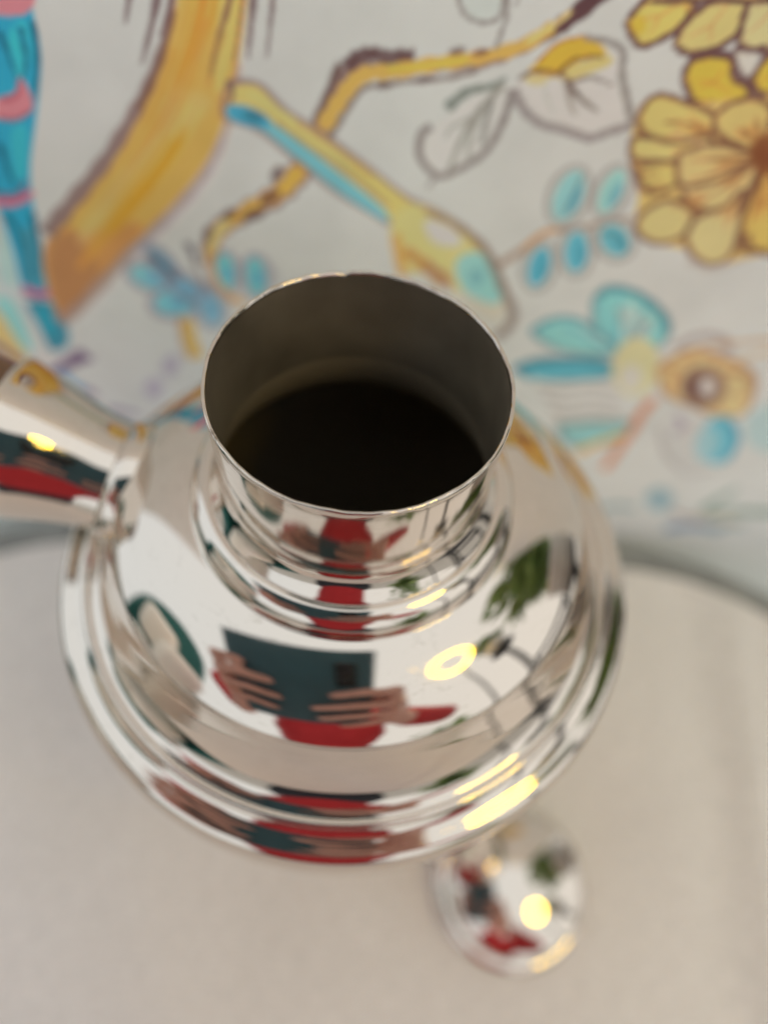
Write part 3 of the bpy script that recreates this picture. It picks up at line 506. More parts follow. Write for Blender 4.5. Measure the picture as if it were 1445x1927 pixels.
(0,182,178,174,2.14,0.9,[146.6,72.9,148.6,64.7,147.9,58.9,144.5,57.3,139.5,60.4,134.4,67.2,130.6,75.6,129.1,83.2,130.1,88.2,133.2,89.6,137.7,87,142.6,81]),
(0,96,166,184,1.91,0.95,[155.1,72.1,156.1,64.5,154.2,59.8,150,59.5,144.6,63.7,139.8,71,136.7,79.2,136.2,86.1,138.1,90.2,142,90.4,146.9,86.9,151.7,80.3]),
(0,150,178,182,1.94,0.8,[147.5,70.9,148.8,65,148.2,60.9,146,60,142.7,62.5,139.2,67.6,136.7,73.8,135.7,79.4,136.3,83,138.5,83.9,141.6,81.7,144.9,77]),
(1,70,130,150,1.71,0.7,[142.4,88.7,152.6,77.1,155.9,61.4],2.89,2.24),
(1,150,138,136,1.85,0.7,[118.3,82.9,127.7,65.5,143.1,51,153.2,54.6],1.67,1.37),
(0,150,176,176,3.06,0.7,[149.6,92.8,160,100.3,181.2,71.1,168.4,69.8,157.4,76.2]),
(1,140,118,140,2.09,0.6,[122,89.3,127.3,83.8,126.4,78],3.28,2.55),
(0,124,152,160,3.42,0.85,[147.6,27,148.3,22,147,18.8,143.8,18.1,139.8,20.2,136.1,24.5,133.7,29.7,133.1,34.4,134.6,37.4,137.6,38.1,141.4,36.1,145,32.1]),
(1,150,130,124,2.55,0.85,[149.8,19.6,159.7,13.6,165.8,17.3],3.01,2.53),
(1,124,146,148,3,0.9,[115.9,15.8,123.4,20.6,132.9,19.7],5.05,3.51),
(1,126,142,132,2.93,0.9,[164.4,20.2,166.8,31.2,170.9,41],6.03,3.33),
(1,122,140,128,3.01,0.95,[167.8,18.6,181.5,22.1,199.5,22.2,212.3,26.6],5.05,5.97),
(1,176,156,128,3.07,0.85,[163.5,10.9,175,14.3,187,11.4],4.12,3.09),
(1,112,130,150,3.13,0.95,[154.4,1.2,165.8,5.8,182.5,4.4],7.9,5.77),
(1,120,142,144,3.12,0.85,[175.8,1.5,180.9,7.5,191,8.7],5.28,3.63),
(0,126,122,136,1.8,0.6,[-59.1,137.5,-61.6,134.5,-65.7,133.1,-70.1,133.6,-73.6,136,-75.3,139.5,-74.8,143.1,-72.2,145.9,-68.3,147.2,-64.1,146.7,-60.6,144.5,-58.8,141.1]),
(0,124,178,196,1.15,0.95,[-61.2,138.2,-62.9,136.3,-65.8,135.5,-69,136.1,-71.6,137.7,-73,140,-72.8,142.4,-71,144.2,-68.2,144.9,-65.1,144.4,-62.5,142.9,-61.1,140.6]),
(0,72,134,158,1.16,0.5,[-63.6,138.7,-64.4,138,-65.7,137.7,-67.3,138,-68.6,138.8,-69.4,139.8,-69.4,140.8,-68.6,141.5,-67.3,141.7,-65.7,141.4,-64.4,140.7,-63.6,139.7]),
(0,126,122,136,1.73,0.6,[-57.4,137.4,-60,136.6,-63.1,138.3,-65.8,142,-67.4,146.5,-67.6,150.8,-66.3,153.6,-63.9,154.3,-61,152.8,-58.3,149.4,-56.5,144.9,-56.2,140.5]),
(0,110,140,156,1.11,0.95,[-58.6,139.5,-60.1,139.3,-62.2,140.8,-64.1,143.6,-65.5,147,-65.9,149.9,-65.2,151.7,-63.8,151.9,-61.9,150.5,-59.9,147.8,-58.5,144.5,-58,141.5]),
(0,72,134,158,1.13,0.5,[-59.8,142.1,-60.4,142.1,-61.4,142.9,-62.3,144.3,-63,146,-63.3,147.4,-63.1,148.2,-62.5,148.2,-61.6,147.4,-60.6,146,-59.9,144.4,-59.6,142.9]),
(0,126,122,136,1.91,0.6,[-48.9,134.7,-50.4,130.1,-54.5,125.7,-60.2,122.7,-65.9,122.1,-69.8,124,-70.9,127.8,-69.1,132.5,-64.8,136.7,-59.4,139.4,-54.1,140,-50.3,138.3]),
(0,112,174,194,1.21,0.95,[-51.3,134,-52.5,130.7,-55.7,127.5,-60.1,125.3,-64.4,124.8,-67.5,126,-68.4,128.6,-67,131.9,-63.7,135,-59.5,137,-55.4,137.6,-52.4,136.5]),
(0,72,134,158,1.21,0.5,[-55,132,-55.6,130.7,-57.2,129.3,-59.3,128.3,-61.5,127.9,-63,128.3,-63.5,129.3,-62.9,130.7,-61.2,132,-59.1,133,-57,133.4,-55.5,133]),
(0,126,122,136,1.93,0.6,[-44.2,132.7,-44.3,127.2,-45.9,122.1,-48.8,118.9,-52.1,118.6,-54.8,121.3,-56.2,126.2,-55.9,131.7,-54.2,136.4,-51.4,139.2,-48.4,139.5,-45.8,137.1]),
(0,126,166,190,1.22,0.95,[-46.7,131.3,-46.6,127.2,-47.5,123.6,-49.1,121.5,-51.1,121.5,-52.7,123.8,-53.7,127.5,-53.7,131.6,-52.7,135.1,-51.1,137,-49.3,136.9,-47.7,134.9]),
(0,72,134,158,1.22,0.5,[-47.8,129.8,-47.8,128.1,-48.3,126.6,-49.1,125.6,-50.1,125.6,-50.9,126.4,-51.3,127.8,-51.3,129.5,-50.8,131,-50,131.9,-49,131.9,-48.2,131.2]),
(0,126,122,136,1.81,0.6,[-38.1,145.7,-38.9,140.8,-41,136.8,-43.8,134.9,-46.5,135.6,-48.4,138.7,-48.8,143.4,-47.8,148.1,-45.7,151.8,-43,153.5,-40.5,152.9,-38.7,150.1]),
(0,108,180,202,1.15,0.95,[-40.4,145.2,-41,141.5,-42.2,138.6,-43.7,137.3,-45.2,137.9,-46.2,140.4,-46.4,143.9,-45.8,147.4,-44.6,150.2,-43.1,151.4,-41.7,150.8,-40.7,148.6]),
(0,72,134,158,1.15,0.5,[-41.3,144.3,-41.6,142.8,-42.2,141.7,-43,141.1,-43.7,141.3,-44.2,142.2,-44.3,143.6,-44.1,145.1,-43.5,146.2,-42.7,146.8,-42,146.6,-41.5,145.7]),
(0,126,122,136,1.82,0.6,[-28.7,145.1,-29.2,140,-31.1,135.7,-33.8,133.6,-36.6,134.2,-38.6,137.5,-39.4,142.3,-38.7,147.3,-36.8,151.2,-34.2,153.1,-31.6,152.5,-29.6,149.7]),
(0,108,178,200,1.16,0.95,[-31,144.5,-31.3,140.6,-32.4,137.5,-33.9,136,-35.4,136.7,-36.6,139.2,-37,142.9,-36.7,146.7,-35.6,149.6,-34.2,151,-32.7,150.4,-31.6,148.1]),
(0,72,134,158,1.16,0.5,[-31.9,143.5,-32.1,142,-32.6,140.7,-33.4,140.1,-34.1,140.3,-34.7,141.3,-34.9,142.7,-34.8,144.3,-34.2,145.5,-33.5,146.1,-32.7,145.9,-32.2,145]),
(0,126,122,136,1.89,0.6,[-53.5,142.9,-51.3,140.2,-50.5,136.7,-51.4,133.3,-53.7,131,-56.9,130.4,-60.1,131.7,-62.2,134.5,-62.8,138.1,-61.8,141.3,-59.5,143.5,-56.5,144]),
(0,120,160,180,1.19,0.95,[-55.1,140.1,-53.4,138.3,-52.5,136.2,-52.8,134.4,-54.2,133.4,-56.2,133.5,-58.4,134.6,-60,136.4,-60.8,138.5,-60.5,140.3,-59.1,141.2,-57.2,141.2]),
(0,72,134,158,1.19,0.5,[-55.3,138.2,-54.6,137.4,-54.4,136.5,-54.6,135.6,-55.2,135.1,-56.1,135,-57,135.4,-57.6,136.2,-57.9,137.1,-57.7,138,-57,138.5,-56.2,138.6]),
(1,86,78,96,1.15,0.8,[-65.6,148.6,-61.7,144.1,-58.7,139.4],2.25,1.34),
(1,92,82,92,1.12,0.85,[-53.4,154.8,-52.5,150.6,-52.3,146.2],2.51,1.46),
(1,190,150,104,1.53,0.85,[-47.2,147.5,-46.6,140.5,-43.6,135,-38.9,131.9],1.94,3.79),
(1,130,110,110,1.17,0.6,[-52.3,148.2,-50.6,140.1,-48.9,133.7],1.29,1.37),
(1,206,162,84,1.84,0.95,[-59.1,123.4,-59.4,113.4,-58.3,104.4],4.61,5.69),
(1,150,120,110,1.47,0.6,[-60.8,125.6,-62.4,113.1,-61.6,102.4],1.41,1.53),
(1,152,136,140,1.59,0.6,[-70.1,129.5,-67.6,124.5,-60.9,123.2],1.56,1.6),
(1,150,146,150,1.5,0.5,[-29.4,148.2,-27.2,142.2,-31.8,134.8],1.62,1.37)
]

YW = 1.80 * S
def build_wall():
    D = S * 1000
    xs = np.concatenate([np.arange(-5.3, -4.2, .1), np.arange(-4.2, 4.9, .0125), np.arange(4.9, 5.31, .1)]) * D
    zs = np.concatenate([np.arange(-14.4, -.5, .1), np.arange(-.5, 2.2, .016), np.arange(2.2, 4.7, .0125), np.arange(4.7, 12.0, .1)]) * D
    X, Z = np.meshgrid(xs, zs)
    base = np.array(lin((188, 187, 183)))
    img = np.empty(X.shape + (3,)); img[:] = base
    def paint(pts, c, soft, al):
        P = np.array(pts); lo = P.min(0) - soft * 1.5; hi = P.max(0) + soft * 1.5
        i0, i1 = np.searchsorted(zs, [lo[1], hi[1]]); j0, j1 = np.searchsorted(xs, [lo[0], hi[0]])
        if i1 <= i0 or j1 <= j0: return
        x = X[i0:i1, j0:j1]; z = Z[i0:i1, j0:j1]
        d2 = np.full(x.shape, 1e12); ins = np.zeros(x.shape, bool)
        Q = np.roll(P, -1, 0)
        for (ax, az), (bx, bz) in zip(P, Q):
            ex, ez = bx - ax, bz - az; L = ex * ex + ez * ez + 1e-9
            t = np.clip(((x - ax) * ex + (z - az) * ez) / L, 0, 1)
            d2 = np.minimum(d2, (x - ax - t * ex) ** 2 + (z - az - t * ez) ** 2)
            if abs(ez) > 1e-9:
                ins ^= ((az > z) != (bz > z)) & (x < ex * (z - az) / ez + ax)
        sd = np.where(ins, -1, 1) * np.sqrt(d2)
        a = np.clip(0.5 - sd / (soft + 1e-6), 0, 1); a = a * a * (3 - 2 * a) * al
        a = a[..., None]
        img[i0:i1, j0:j1] = img[i0:i1, j0:j1] * (1 - a) + np.array(c) * a
    def pairs(l): return [(l[k], l[k + 1]) for k in range(0, len(l), 2)]
    for s in MURAL:
        c = lin(s[1:4]); soft, al, pts = s[4], s[5], pairs(s[6])
        if s[0] == 0:
            paint(cr(pts, 4, True), c, soft, al)
        else:
            q = cr(pts, 6); w = np.linspace(s[7], s[8], len(q)) * .5
            w = w * (1 + .16 * np.sin(np.arange(len(q)) * 1.7 + pts[0][0]))
            t = np.gradient(q, axis=0); t /= np.linalg.norm(t, axis=1)[:, None] + 1e-9
            nrm = np.stack([-t[:, 1], t[:, 0]], 1) * w[:, None]
            paint(np.concatenate([q + nrm, (q - nrm)[::-1]]), c, soft, al)
    f = np.clip(img[..., 2:] / (img[..., :1] + 1e-6), 0, 1)            # cool papers and inks against the warm ones
    alb = np.clip(img * (WALL_ALB / base.mean()) * (1 + f * (np.array([.99, 1.07, 1.14]) - 1)), 0, .97)
    ny, nx = X.shape
    front = np.stack([X / 1000, np.full(X.shape, YW), Z / 1000], -1).reshape(-1, 3)
    me = bpy.data.meshes.new('wall')
    idx = np.arange(ny * nx).reshape(ny, nx)
    f = np.stack([idx[:-1, :-1], idx[:-1, 1:], idx[1:, 1:], idx[1:, :-1]], -1).reshape(-1, 4)
    # the wall's thickness: four sides and a back
    nb = len(front); x0, x1, z0, z1 = xs[0] / 1000, xs[-1] / 1000, zs[0] / 1000, zs[-1] / 1000; yb = YW + .012
    back = np.array([(x0, yb, z0), (x1, yb, z0), (x1, yb, z1), (x0, yb, z1)])
    c4 = [idx[0, 0], idx[0, -1], idx[-1, -1], idx[-1, 0]]
    ext = [[nb, nb + 3, nb + 2, nb + 1]] + [[c4[k], nb + k, nb + (k + 1) % 4, c4[(k + 1) % 4]] for k in range(4)]
    verts = np.concatenate([front, back]); faces = np.concatenate([f, np.array(ext)])
    me.vertices.add(len(verts)); me.vertices.foreach_set('co', verts.astype(np.float32).ravel())
    me.loops.add(faces.size); me.loops.foreach_set('vertex_index', faces.astype(np.int32).ravel())
    me.polygons.add(len(faces)); me.polygons.foreach_set('loop_start', np.arange(0, faces.size, 4, dtype=np.int32))
    me.update(calc_edges=True)
    at = me.color_attributes.new('print', 'FLOAT_COLOR', 'POINT')
    rgba = np.ones((len(verts), 4), np.float32); rgba[:nb, :3] = alb.reshape(-1, 3); rgba[nb:, :3] = WALL_ALB
    at.data.foreach_set('color', rgba.ravel())
    mt = mat('painted_wallpaper', (.7, .7, .7), .75, bump=(900, .15, .0004), spec=.25)
    nt = mt.node_tree; a = nt.nodes.new('ShaderNodeAttribute'); a.attribute_name = 'print'
    n = nt.nodes.new('ShaderNodeTexNoise'); n.inputs['Scale'].default_value = 60; n.inputs['Detail'].default_value = 6
    tc = nt.nodes.new('ShaderNodeTexCoord'); nt.links.new(tc.outputs['Object'], n.inputs['Vector'])
    mr = nt.nodes.new('ShaderNodeMapRange'); mr.inputs['To Min'].default_value = .86; mr.inputs['To Max'].default_value = 1.12
    nt.links.new(n.outputs['Fac'], mr.inputs['Value'])
    mx = nt.nodes.new('ShaderNodeMix'); mx.data_type = 'RGBA'; mx.blend_type = 'MULTIPLY'; mx.inputs['Factor'].default_value = 1
    nt.links.new(a.outputs['Color'], mx.inputs[6]); nt.links.new(mr.outputs['Result'], mx.inputs[7])
    nt.links.new(mx.outputs[2], nt.nodes['Principled BSDF'].inputs['Base Color'])
    o = link('painted_wall', me, mt, smooth=False)
    tag(o, 'pale wall painted with yellow trunk, blossoms and teal leaves behind the silver pot', 'wall')
WALL_ALB = 0.91
build_wall()

# ------------------------------------------------------------------ floor, table and tablecloth
fl = bmesh.new(); bmesh.ops.create_grid(fl, x_segments=1, y_segments=1, size=6)
bmesh.ops.translate(fl, vec=(0, 0, -.75), verts=fl.verts)
fo = obj('floor', fl, mat('floor_tiles', (.42, .39, .35), .45, noise=(3, .1)), smooth=False); fo['kind'] = 'structure'

def rrect(x0, x1, y0, y1, r, n=24):
    out = []
    for cx, cy, a0 in ((x1 - r, y1 - r, 0), (x0 + r, y1 - r, 90), (x0 + r, y0 + r, 180), (x1 - r, y0 + r, 270)):
        out += [(cx + r * math.cos(math.radians(a0 + 90 * k / n)), cy + r * math.sin(math.radians(a0 + 90 * k / n))) for k in range(n + 1)]
    return out
TX0, TX1, TY0, TY1, TR = -4.8 * S, 5.1 * S, -8.6 * S, 1.45 * S, 2.7 * S
table = thing('table', 'small rounded table under the white cloth, in front of the painted wall', 'table', (.25 * S, -3.5 * S, -.75))
wood = mat('table_wood', (.16, .1, .06), .5, noise=(30, .3))
def slab(outline, z0, z1, name, material, parent):
    bm = bmesh.new(); a = [bm.verts.new((x, y, z0)) for x, y in outline]; b = [bm.verts.new((x, y, z1)) for x, y in outline]
    bm.faces.new(a[::-1]); bm.faces.new(b)
    for k in range(len(a)): bm.faces.new((a[k], a[(k + 1) % len(a)], b[(k + 1) % len(a)], b[k]))
    o = obj(name, bm, material, parent, smooth=False); return o
inv = Matrix.Translation(-table.location)
top = slab([(x - table.location.x, y - table.location.y) for x, y in rrect(TX0 + .006, TX1 - .006, TY0 + .006, TY1 - .006, TR)], .72, .745, 'table_top', wood, table)
for sx in (-1, 1):
    for sy in (-1, 1):
        obj('leg', tube([(sx * .2, sy * .14, .72), (sx * .21, sy * .15, 0)], [.02, .013]), wood, table)
def build_cloth():
    prof = [(.0, 0.0)]
    out = np.array(rrect(TX0, TX1, TY0, TY1, TR, 28)); c = out.mean(0); N = len(out)
    bm = bmesh.new(); rings = []
    fr = list(np.linspace(.02, .97, 60))
    def wob(x, y):
        z = .0015 * math.sin(31 * x + 9 * y + .6) * math.sin(23 * y - 11 * x) + .0004 * math.sin(70 * x + 40 * y)
        z += .0032 * math.exp(-((x - .172 - .10 * (y + .02)) / .006) ** 2) - .0022 * math.exp(-((x - .155 - .10 * (y + .02)) / .010) ** 2)
        z += .0024 * math.exp(-((x + .19 - .2 * y) / .008) ** 2)
        return z - .0006
    for f in fr:
        ring = []
        for p in out:
            q = c + (p - c) * f
            d = math.hypot(q[0], q[1]); k = min(1, max(0, (d - .058) / .05))
            e = math.hypot(q[0] - 1.244 * S, q[1] + 1.345 * S); k = min(k, min(1, max(0, (e - .032) / .03)))
            ring.append(bm.verts.new((q[0], q[1], wob(*q) * k)))
        rings.append(ring)
    r = .007
    nrm = np.roll(out, -1, 0) - np.roll(out, 1, 0); nrm /= np.linalg.norm(nrm, axis=1)[:, None]; nrm = np.stack([nrm[:, 1], -nrm[:, 0]], 1)
    for a in range(0, 91, 15):
        rings.append([bm.verts.new((*(p + n * r * (math.sin(math.radians(a)) - 1)), -r * (1 - math.cos(math.radians(a))))) for p, n in zip(out, nrm)])
    for k, z in enumerate(np.linspace(-.02, -.36, 14)):
        amp = .0045 * min(1, (k + .3) / 7)
        rings.append([bm.verts.new((*(p + n * (amp * (1 + math.sin(i * .55 + 1.4 * math.sin(i * .13))) )), z)) for i, (p, n) in enumerate(zip(out, nrm))])
    # keep the back of the skirt clear of the wall
    for ring in rings:
        for v in ring: v.co.y = min(v.co.y, YW - .003)
    ctr = bm.verts.new((c[0], c[1], 0))
    for k in range(N): bm.faces.new((ctr, rings[0][k], rings[0][(k + 1) % N]))
    for A, B in zip(rings, rings[1:]):
        for k in range(N): bm.faces.new((A[k], B[k], B[(k + 1) % N], A[(k + 1) % N]))
    mt = mat('white_linen', (.84, .805, .76), .85, noise=(14, .03), spec=.15)
    nt = mt.node_tree; tc = nt.nodes.new('ShaderNodeTexCoord'); b = nt.nodes['Principled BSDF']
    prev = None
    for d in ('X', 'Y'):
        w = nt.nodes.new('ShaderNodeTexWave'); w.wave_type = 'BANDS'; w.bands_direction = d
        w.inputs['Scale'].default_value = 420; w.inputs['Distortion'].default_value = .6; w.inputs['Detail'].default_value = 1
        nt.links.new(tc.outputs['Object'], w.inputs['Vector'])
        bp = nt.nodes.new('ShaderNodeBump'); bp.inputs['Strength'].default_value = .25; bp.inputs['Distance'].default_value = .0003
        nt.links.new(w.outputs['Fac'], bp.inputs['Height'])
        if prev: nt.links.new(prev.outputs['Normal'], bp.inputs['Normal'])
        prev = bp
    nt.links.new(prev.outputs['Normal'], b.inputs['Normal'])
    src = b.inputs['Base Color'].links[0].from_socket
    for sc3 in ((1100, 160, 160), (160, 1100, 160)):
        mp = nt.nodes.new('ShaderNodeMapping'); mp.inputs['Scale'].default_value = sc3; nt.links.new(tc.outputs['Object'], mp.inputs['Vector'])
        n = nt.nodes.new('ShaderNodeTexNoise'); n.inputs['Scale'].default_value = 1.0; n.inputs['Detail'].default_value = 3; nt.links.new(mp.outputs['Vector'], n.inputs['Vector'])
        mr = nt.nodes.new('ShaderNodeMapRange'); mr.inputs['From Min'].default_value = .3; mr.inputs['From Max'].default_value = .7; mr.inputs['To Min'].default_value = .92; mr.inputs['To Max'].default_value = 1.06
        nt.links.new(n.outputs['Fac'], mr.inputs['Value'])
        mx = nt.nodes.new('ShaderNodeMix'); mx.data_type = 'RGBA'; mx.blend_type = 'MULTIPLY'; mx.inputs['Factor'].default_value = 1
        nt.links.new(src, mx.inputs[6]); nt.links.new(mr.outputs['Result'], mx.inputs[7]); src = mx.outputs[2]
    nt.links.new(src, b.inputs['Base Color'])
    o = obj('tablecloth', bm, mt); sd = o.modifiers.new('Thickness', 'SOLIDIFY'); sd.thickness = .001; sd.offset = -1
    # grey strip added round the cloth edge in place of the shadow gap
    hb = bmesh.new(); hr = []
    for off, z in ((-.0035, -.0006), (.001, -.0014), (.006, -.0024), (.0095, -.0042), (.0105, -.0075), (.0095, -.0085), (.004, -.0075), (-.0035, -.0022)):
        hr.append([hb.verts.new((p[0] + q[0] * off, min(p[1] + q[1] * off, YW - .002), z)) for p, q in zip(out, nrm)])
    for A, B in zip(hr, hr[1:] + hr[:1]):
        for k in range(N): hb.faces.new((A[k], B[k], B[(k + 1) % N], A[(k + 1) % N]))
    obj('edge_shade', hb, mat('grey_edge_shade', (.28, .285, .27), .85, noise=(60, .15), bump=(900, .2, .0004)), o)
    tag(o, 'white linen tablecloth with a painted shade strip at its edge, spread under the silver pot and its lid', 'tablecloth')
build_cloth()

# ------------------------------------------------------------------ silver
def silver(name, wear=1.0):
    mt = mat(name, (.71, .635, .56), .06, 1.0)
    nt = mt.node_tree; b = nt.nodes['Principled BSDF']; L = nt.links.new
    tc = nt.nodes.new('ShaderNodeTexCoord')
    mp = nt.nodes.new('ShaderNodeMapping'); mp.inputs['Scale'].default_value = (1, 1, 6); L(tc.outputs['Object'], mp.inputs['Vector'])
    # fine wiped scratches and tarnish specks
    n1 = nt.nodes.new('ShaderNodeTexNoise'); n1.inputs['Scale'].default_value = 260; n1.inputs['Detail'].default_value = 8; n1.inputs['Roughness'].default_value = .7
    L(mp.outputs['Vector'], n1.inputs['Vector'])
    n2 = nt.nodes.new('ShaderNodeTexNoise'); n2.inputs['Scale'].default_value = 38; n2.inputs['Detail'].default_value = 3; L(tc.outputs['Object'], n2.inputs['Vector'])
    mk = nt.nodes.new('ShaderNodeMapRange'); mk.inputs['From Min'].default_value = .46; mk.inputs['From Max'].default_value = .68; L(n2.outputs['Fac'], mk.inputs['Value'])
    sp = nt.nodes.new('ShaderNodeMapRange'); sp.inputs['From Min'].default_value = .55; sp.inputs['From Max'].default_value = .66; L(n1.outputs['Fac'], sp.inputs['Value'])
    ml = nt.nodes.new('ShaderNodeMath'); ml.operation = 'MULTIPLY'; L(mk.outputs['Result'], ml.inputs[0]); L(sp.outputs['Result'], ml.inputs[1])
    m2 = nt.nodes.new('ShaderNodeMath'); m2.operation = 'MULTIPLY'; m2.inputs[1].default_value = .6 * wear; L(ml.outputs[0], m2.inputs[0])
    mx = nt.nodes.new('ShaderNodeMix'); mx.data_type = 'RGBA'; mx.inputs[6].default_value = (.71, .635, .56, 1); mx.inputs[7].default_value = (.30, .25, .19, 1)
    L(m2.outputs[0], mx.inputs['Factor']); L(mx.outputs[2], b.inputs['Base Color'])
    rr = nt.nodes.new('ShaderNodeMapRange'); rr.inputs['From Min'].default_value = .35; rr.inputs['From Max'].default_value = .75
    rr.inputs['To Min'].default_value = .035; rr.inputs['To Max'].default_value = .055 + .05 * wear
    L(n2.outputs['Fac'], rr.inputs['Value']); L(rr.outputs['Result'], b.inputs['Roughness'])
    n3 = nt.nodes.new('ShaderNodeTexNoise'); n3.inputs['Scale'].default_value = 22; n3.inputs['Detail'].default_value = 2; L(tc.outputs['Object'], n3.inputs['Vector'])
    bp = nt.nodes.new('ShaderNodeBump'); bp.inputs['Strength'].default_value = .10; bp.inputs['Distance'].default_value = .0008
    L(n3.outputs['Fac'], bp.inputs['Height']); L(bp.outputs['Normal'], b.inputs['Normal'])
    return mt
SILVER = silver('polished_silver', .55); SILVER_WORN = silver('worn_silver', 2.0)

pot = thing('coffee_pot', 'round bellied silver coffee pot with open neck and side handle, lid off', 'coffee pot', (0, 0, 0))
def dome_profile():
    r = np.linspace(.645, .982, 60); t = np.interp(r, [.645, .735, .86, .95, .98], [10, 18, 30, 42, 49])
    tt = np.tan(np.radians(t)); h = -.664 - np.concatenate([[0], np.cumsum((tt[1:] + tt[:-1]) / 2 * np.diff(r))])
    return list(zip(r, h))
dome = dome_profile(); hA = dome[-1][1]
prof = []
prof += [tuple(p) for p in cr([(.501, -.425), (.506, -.455), (.521, -.492), (.546, -.532), (.556, -.546)], 6)]
prof += [(.557, -.556)] + [tuple(p) for p in cr([(.559, -.554), (.583, -.556), (.613, -.576), (.636, -.612), (.645, -.652)], 7)]
prof += [(.6445, -.663)] + dome[1:]
prof += [(.984, hA - .004), (.985, hA - .018)]
prof += [tuple(p) for p in cr([(.987, hA - .02), (1.025, -.99), (1.075, -1.112), (1.122, -1.188), (1.155, -1.212), (1.178, -1.218)], 8)]
prof += [tuple(p) for p in cr([(1.181, -1.216), (1.192, -1.210), (1.207, -1.215), (1.216, -1.232)], 5)]
prof += [tuple(p) for p in cr([(1.218, -1.238), (1.238, -1.252), (1.262, -1.262), (1.287, -1.269), (1.311, -1.279), (1.332, -1.302), (1.348, -1.352), (1.355, -1.45), (1.356, -1.60), (1.348, -1.74), (1.31, -2.0), (1.25, -2.45), (1.10, -3.0), (.95, -3.4), (.90, -3.62)], 10)]
prof += [(.905, -3.63), (.96, -3.72), (1.03, -3.82), (1.06, -3.9), (1.06, -3.985), (1.05, -4.0), (.9, -3.98), (0, -3.97)]
obj('body', lathe([(r * S, H + z * S) for r, z in prof], 288), SILVER, pot)
# neck: a thin cylinder with a slightly uneven cut lip
def lipjit(i, a):
    if i in (0, 1, 2, 3):
        return (S * .0012 * math.sin(9 * a + 1), S * (.0022 * math.sin(3 * a + .4) + .0014 * math.sin(17 * a) + .0010 * math.sin(41 * a + 2) - .010 * math.exp(-((a - 1.72) / .02) ** 2)))
    return (0, 0)
nk = [(.493, -.012), (.4945, -.002), (.5035, .0), (.5065, -.006), (.507, -.014)] + [(.507 - .006 * t, -.03 - .395 * t) for t in np.linspace(0, 1, 12)]
obj('neck', lathe([(r * S, H + z * S) for r, z in nk], 288, jit=lipjit), SILVER_WORN, pot)
ins = [(.493, z) for z in np.linspace(-.012, -.33, 14)] + [(.4935, -.36), (.4945, -.39), (.4955, -.42), (.497, -.44), (.4975, -.447), (.503, -.485), (.545, -.62), (.60, -.735), (.90, -.93), (.99, -1.08), (1.10, -1.25), (1.26, -1.36), (1.31, -1.6), (1.21, -2.45), (.92, -3.4), (.86, -3.8), (0, -3.85)]
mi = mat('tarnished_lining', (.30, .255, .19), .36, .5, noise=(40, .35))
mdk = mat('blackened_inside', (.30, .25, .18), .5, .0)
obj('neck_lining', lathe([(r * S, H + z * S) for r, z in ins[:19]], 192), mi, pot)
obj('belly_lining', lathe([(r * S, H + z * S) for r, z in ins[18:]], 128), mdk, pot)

# side handle: collar, flared silver socket, wooden grip
def polar(r, az, h): return Vector((r * S * math.cos(math.radians(az)), r * S * math.sin(math.radians(az)), H + h * S))
P0 = polar(1.10, 169, -1.03); P1 = polar(1.53, 169, -.90); ax = (P1 - P0).normalized()
q = ax.to_track_quat('Z', 'Y')
def along(name, prof, material, parent, seg=96):
    bm = lathe([(r * S, z * S) for r, z in prof], seg); bmesh.ops.rotate(bm, cent=(0, 0, 0), matrix=q.to_matrix(), verts=bm.verts)
    bmesh.ops.translate(bm, vec=P0, verts=bm.verts); return obj(name, bm, material, parent)
Ls = (P1 - P0).length / S
along('handle_collar', cr([(.02, -.14), (.272, -.14), (.294, -.115), (.300, -.075), (.296, -.035), (.284, -.012), (.27, -.004)], 6), SILVER, pot)
along('handle_socket', list(cr([(.264, -.03), (.272, .10), (.298, .22), (.335, Ls - .10), (.355, Ls), (.362, Ls + .03)], 8)) + [(.366, Ls + .035), (.369, Ls + .045), (.364, Ls + .055), (.345, Ls + .06), (.31, Ls + .05)], SILVER, pot)
along('handle_grip', cr([(.02, Ls - .1), (.305, Ls - .08), (.315, Ls + .1), (.33, Ls + .3), (.30, Ls + .5), (.29, Ls + 1.1), (.23, Ls + 1.5), (.1, Ls + 1.65), (.001, Ls + 1.68)], 8), mat('dark_wood', (.16, .075, .03), .4, noise=(60, .4)), pot)

# the lid, set down on the cloth in front of the pot
lid = thing('pot_lid', 'small domed silver lid lying on the cloth beside the pot', 'lid', (1.275 * S, -1.25 * S, 0))
dm = [(0, .40)] + [(1.1 * math.sin(t), .40 - 1.1 * (1 - math.cos(t))) for t in np.linspace(.01, .40, 30)]
r_, z_ = dm[-1]
dm += [tuple(p) for p in cr([(r_ + .020, z_ - .012), (r_ + .036, z_ - .03), (r_ + .042, z_ - .06), (.455, z_ - .10), (.440, z_ - .12), (.435, z_ - .17)], 6)]
obj('dome', lathe([(r * S, z * S) for r, z in dm], 160), SILVER, lid)
zb = dm[-1][1]
fg = cr([(.432, zb + .01), (.465, zb - .004), (.515, zb - .008), (.545, zb - .03), (.552, zb - .06), (.54, zb - .09), (.52, zb - .13), (.50, zb - .15), (.49, .004), (.47, .0)], 6)
obj('flange', lathe([(r * S, z * S) for r, z in fg], 160), SILVER, lid)

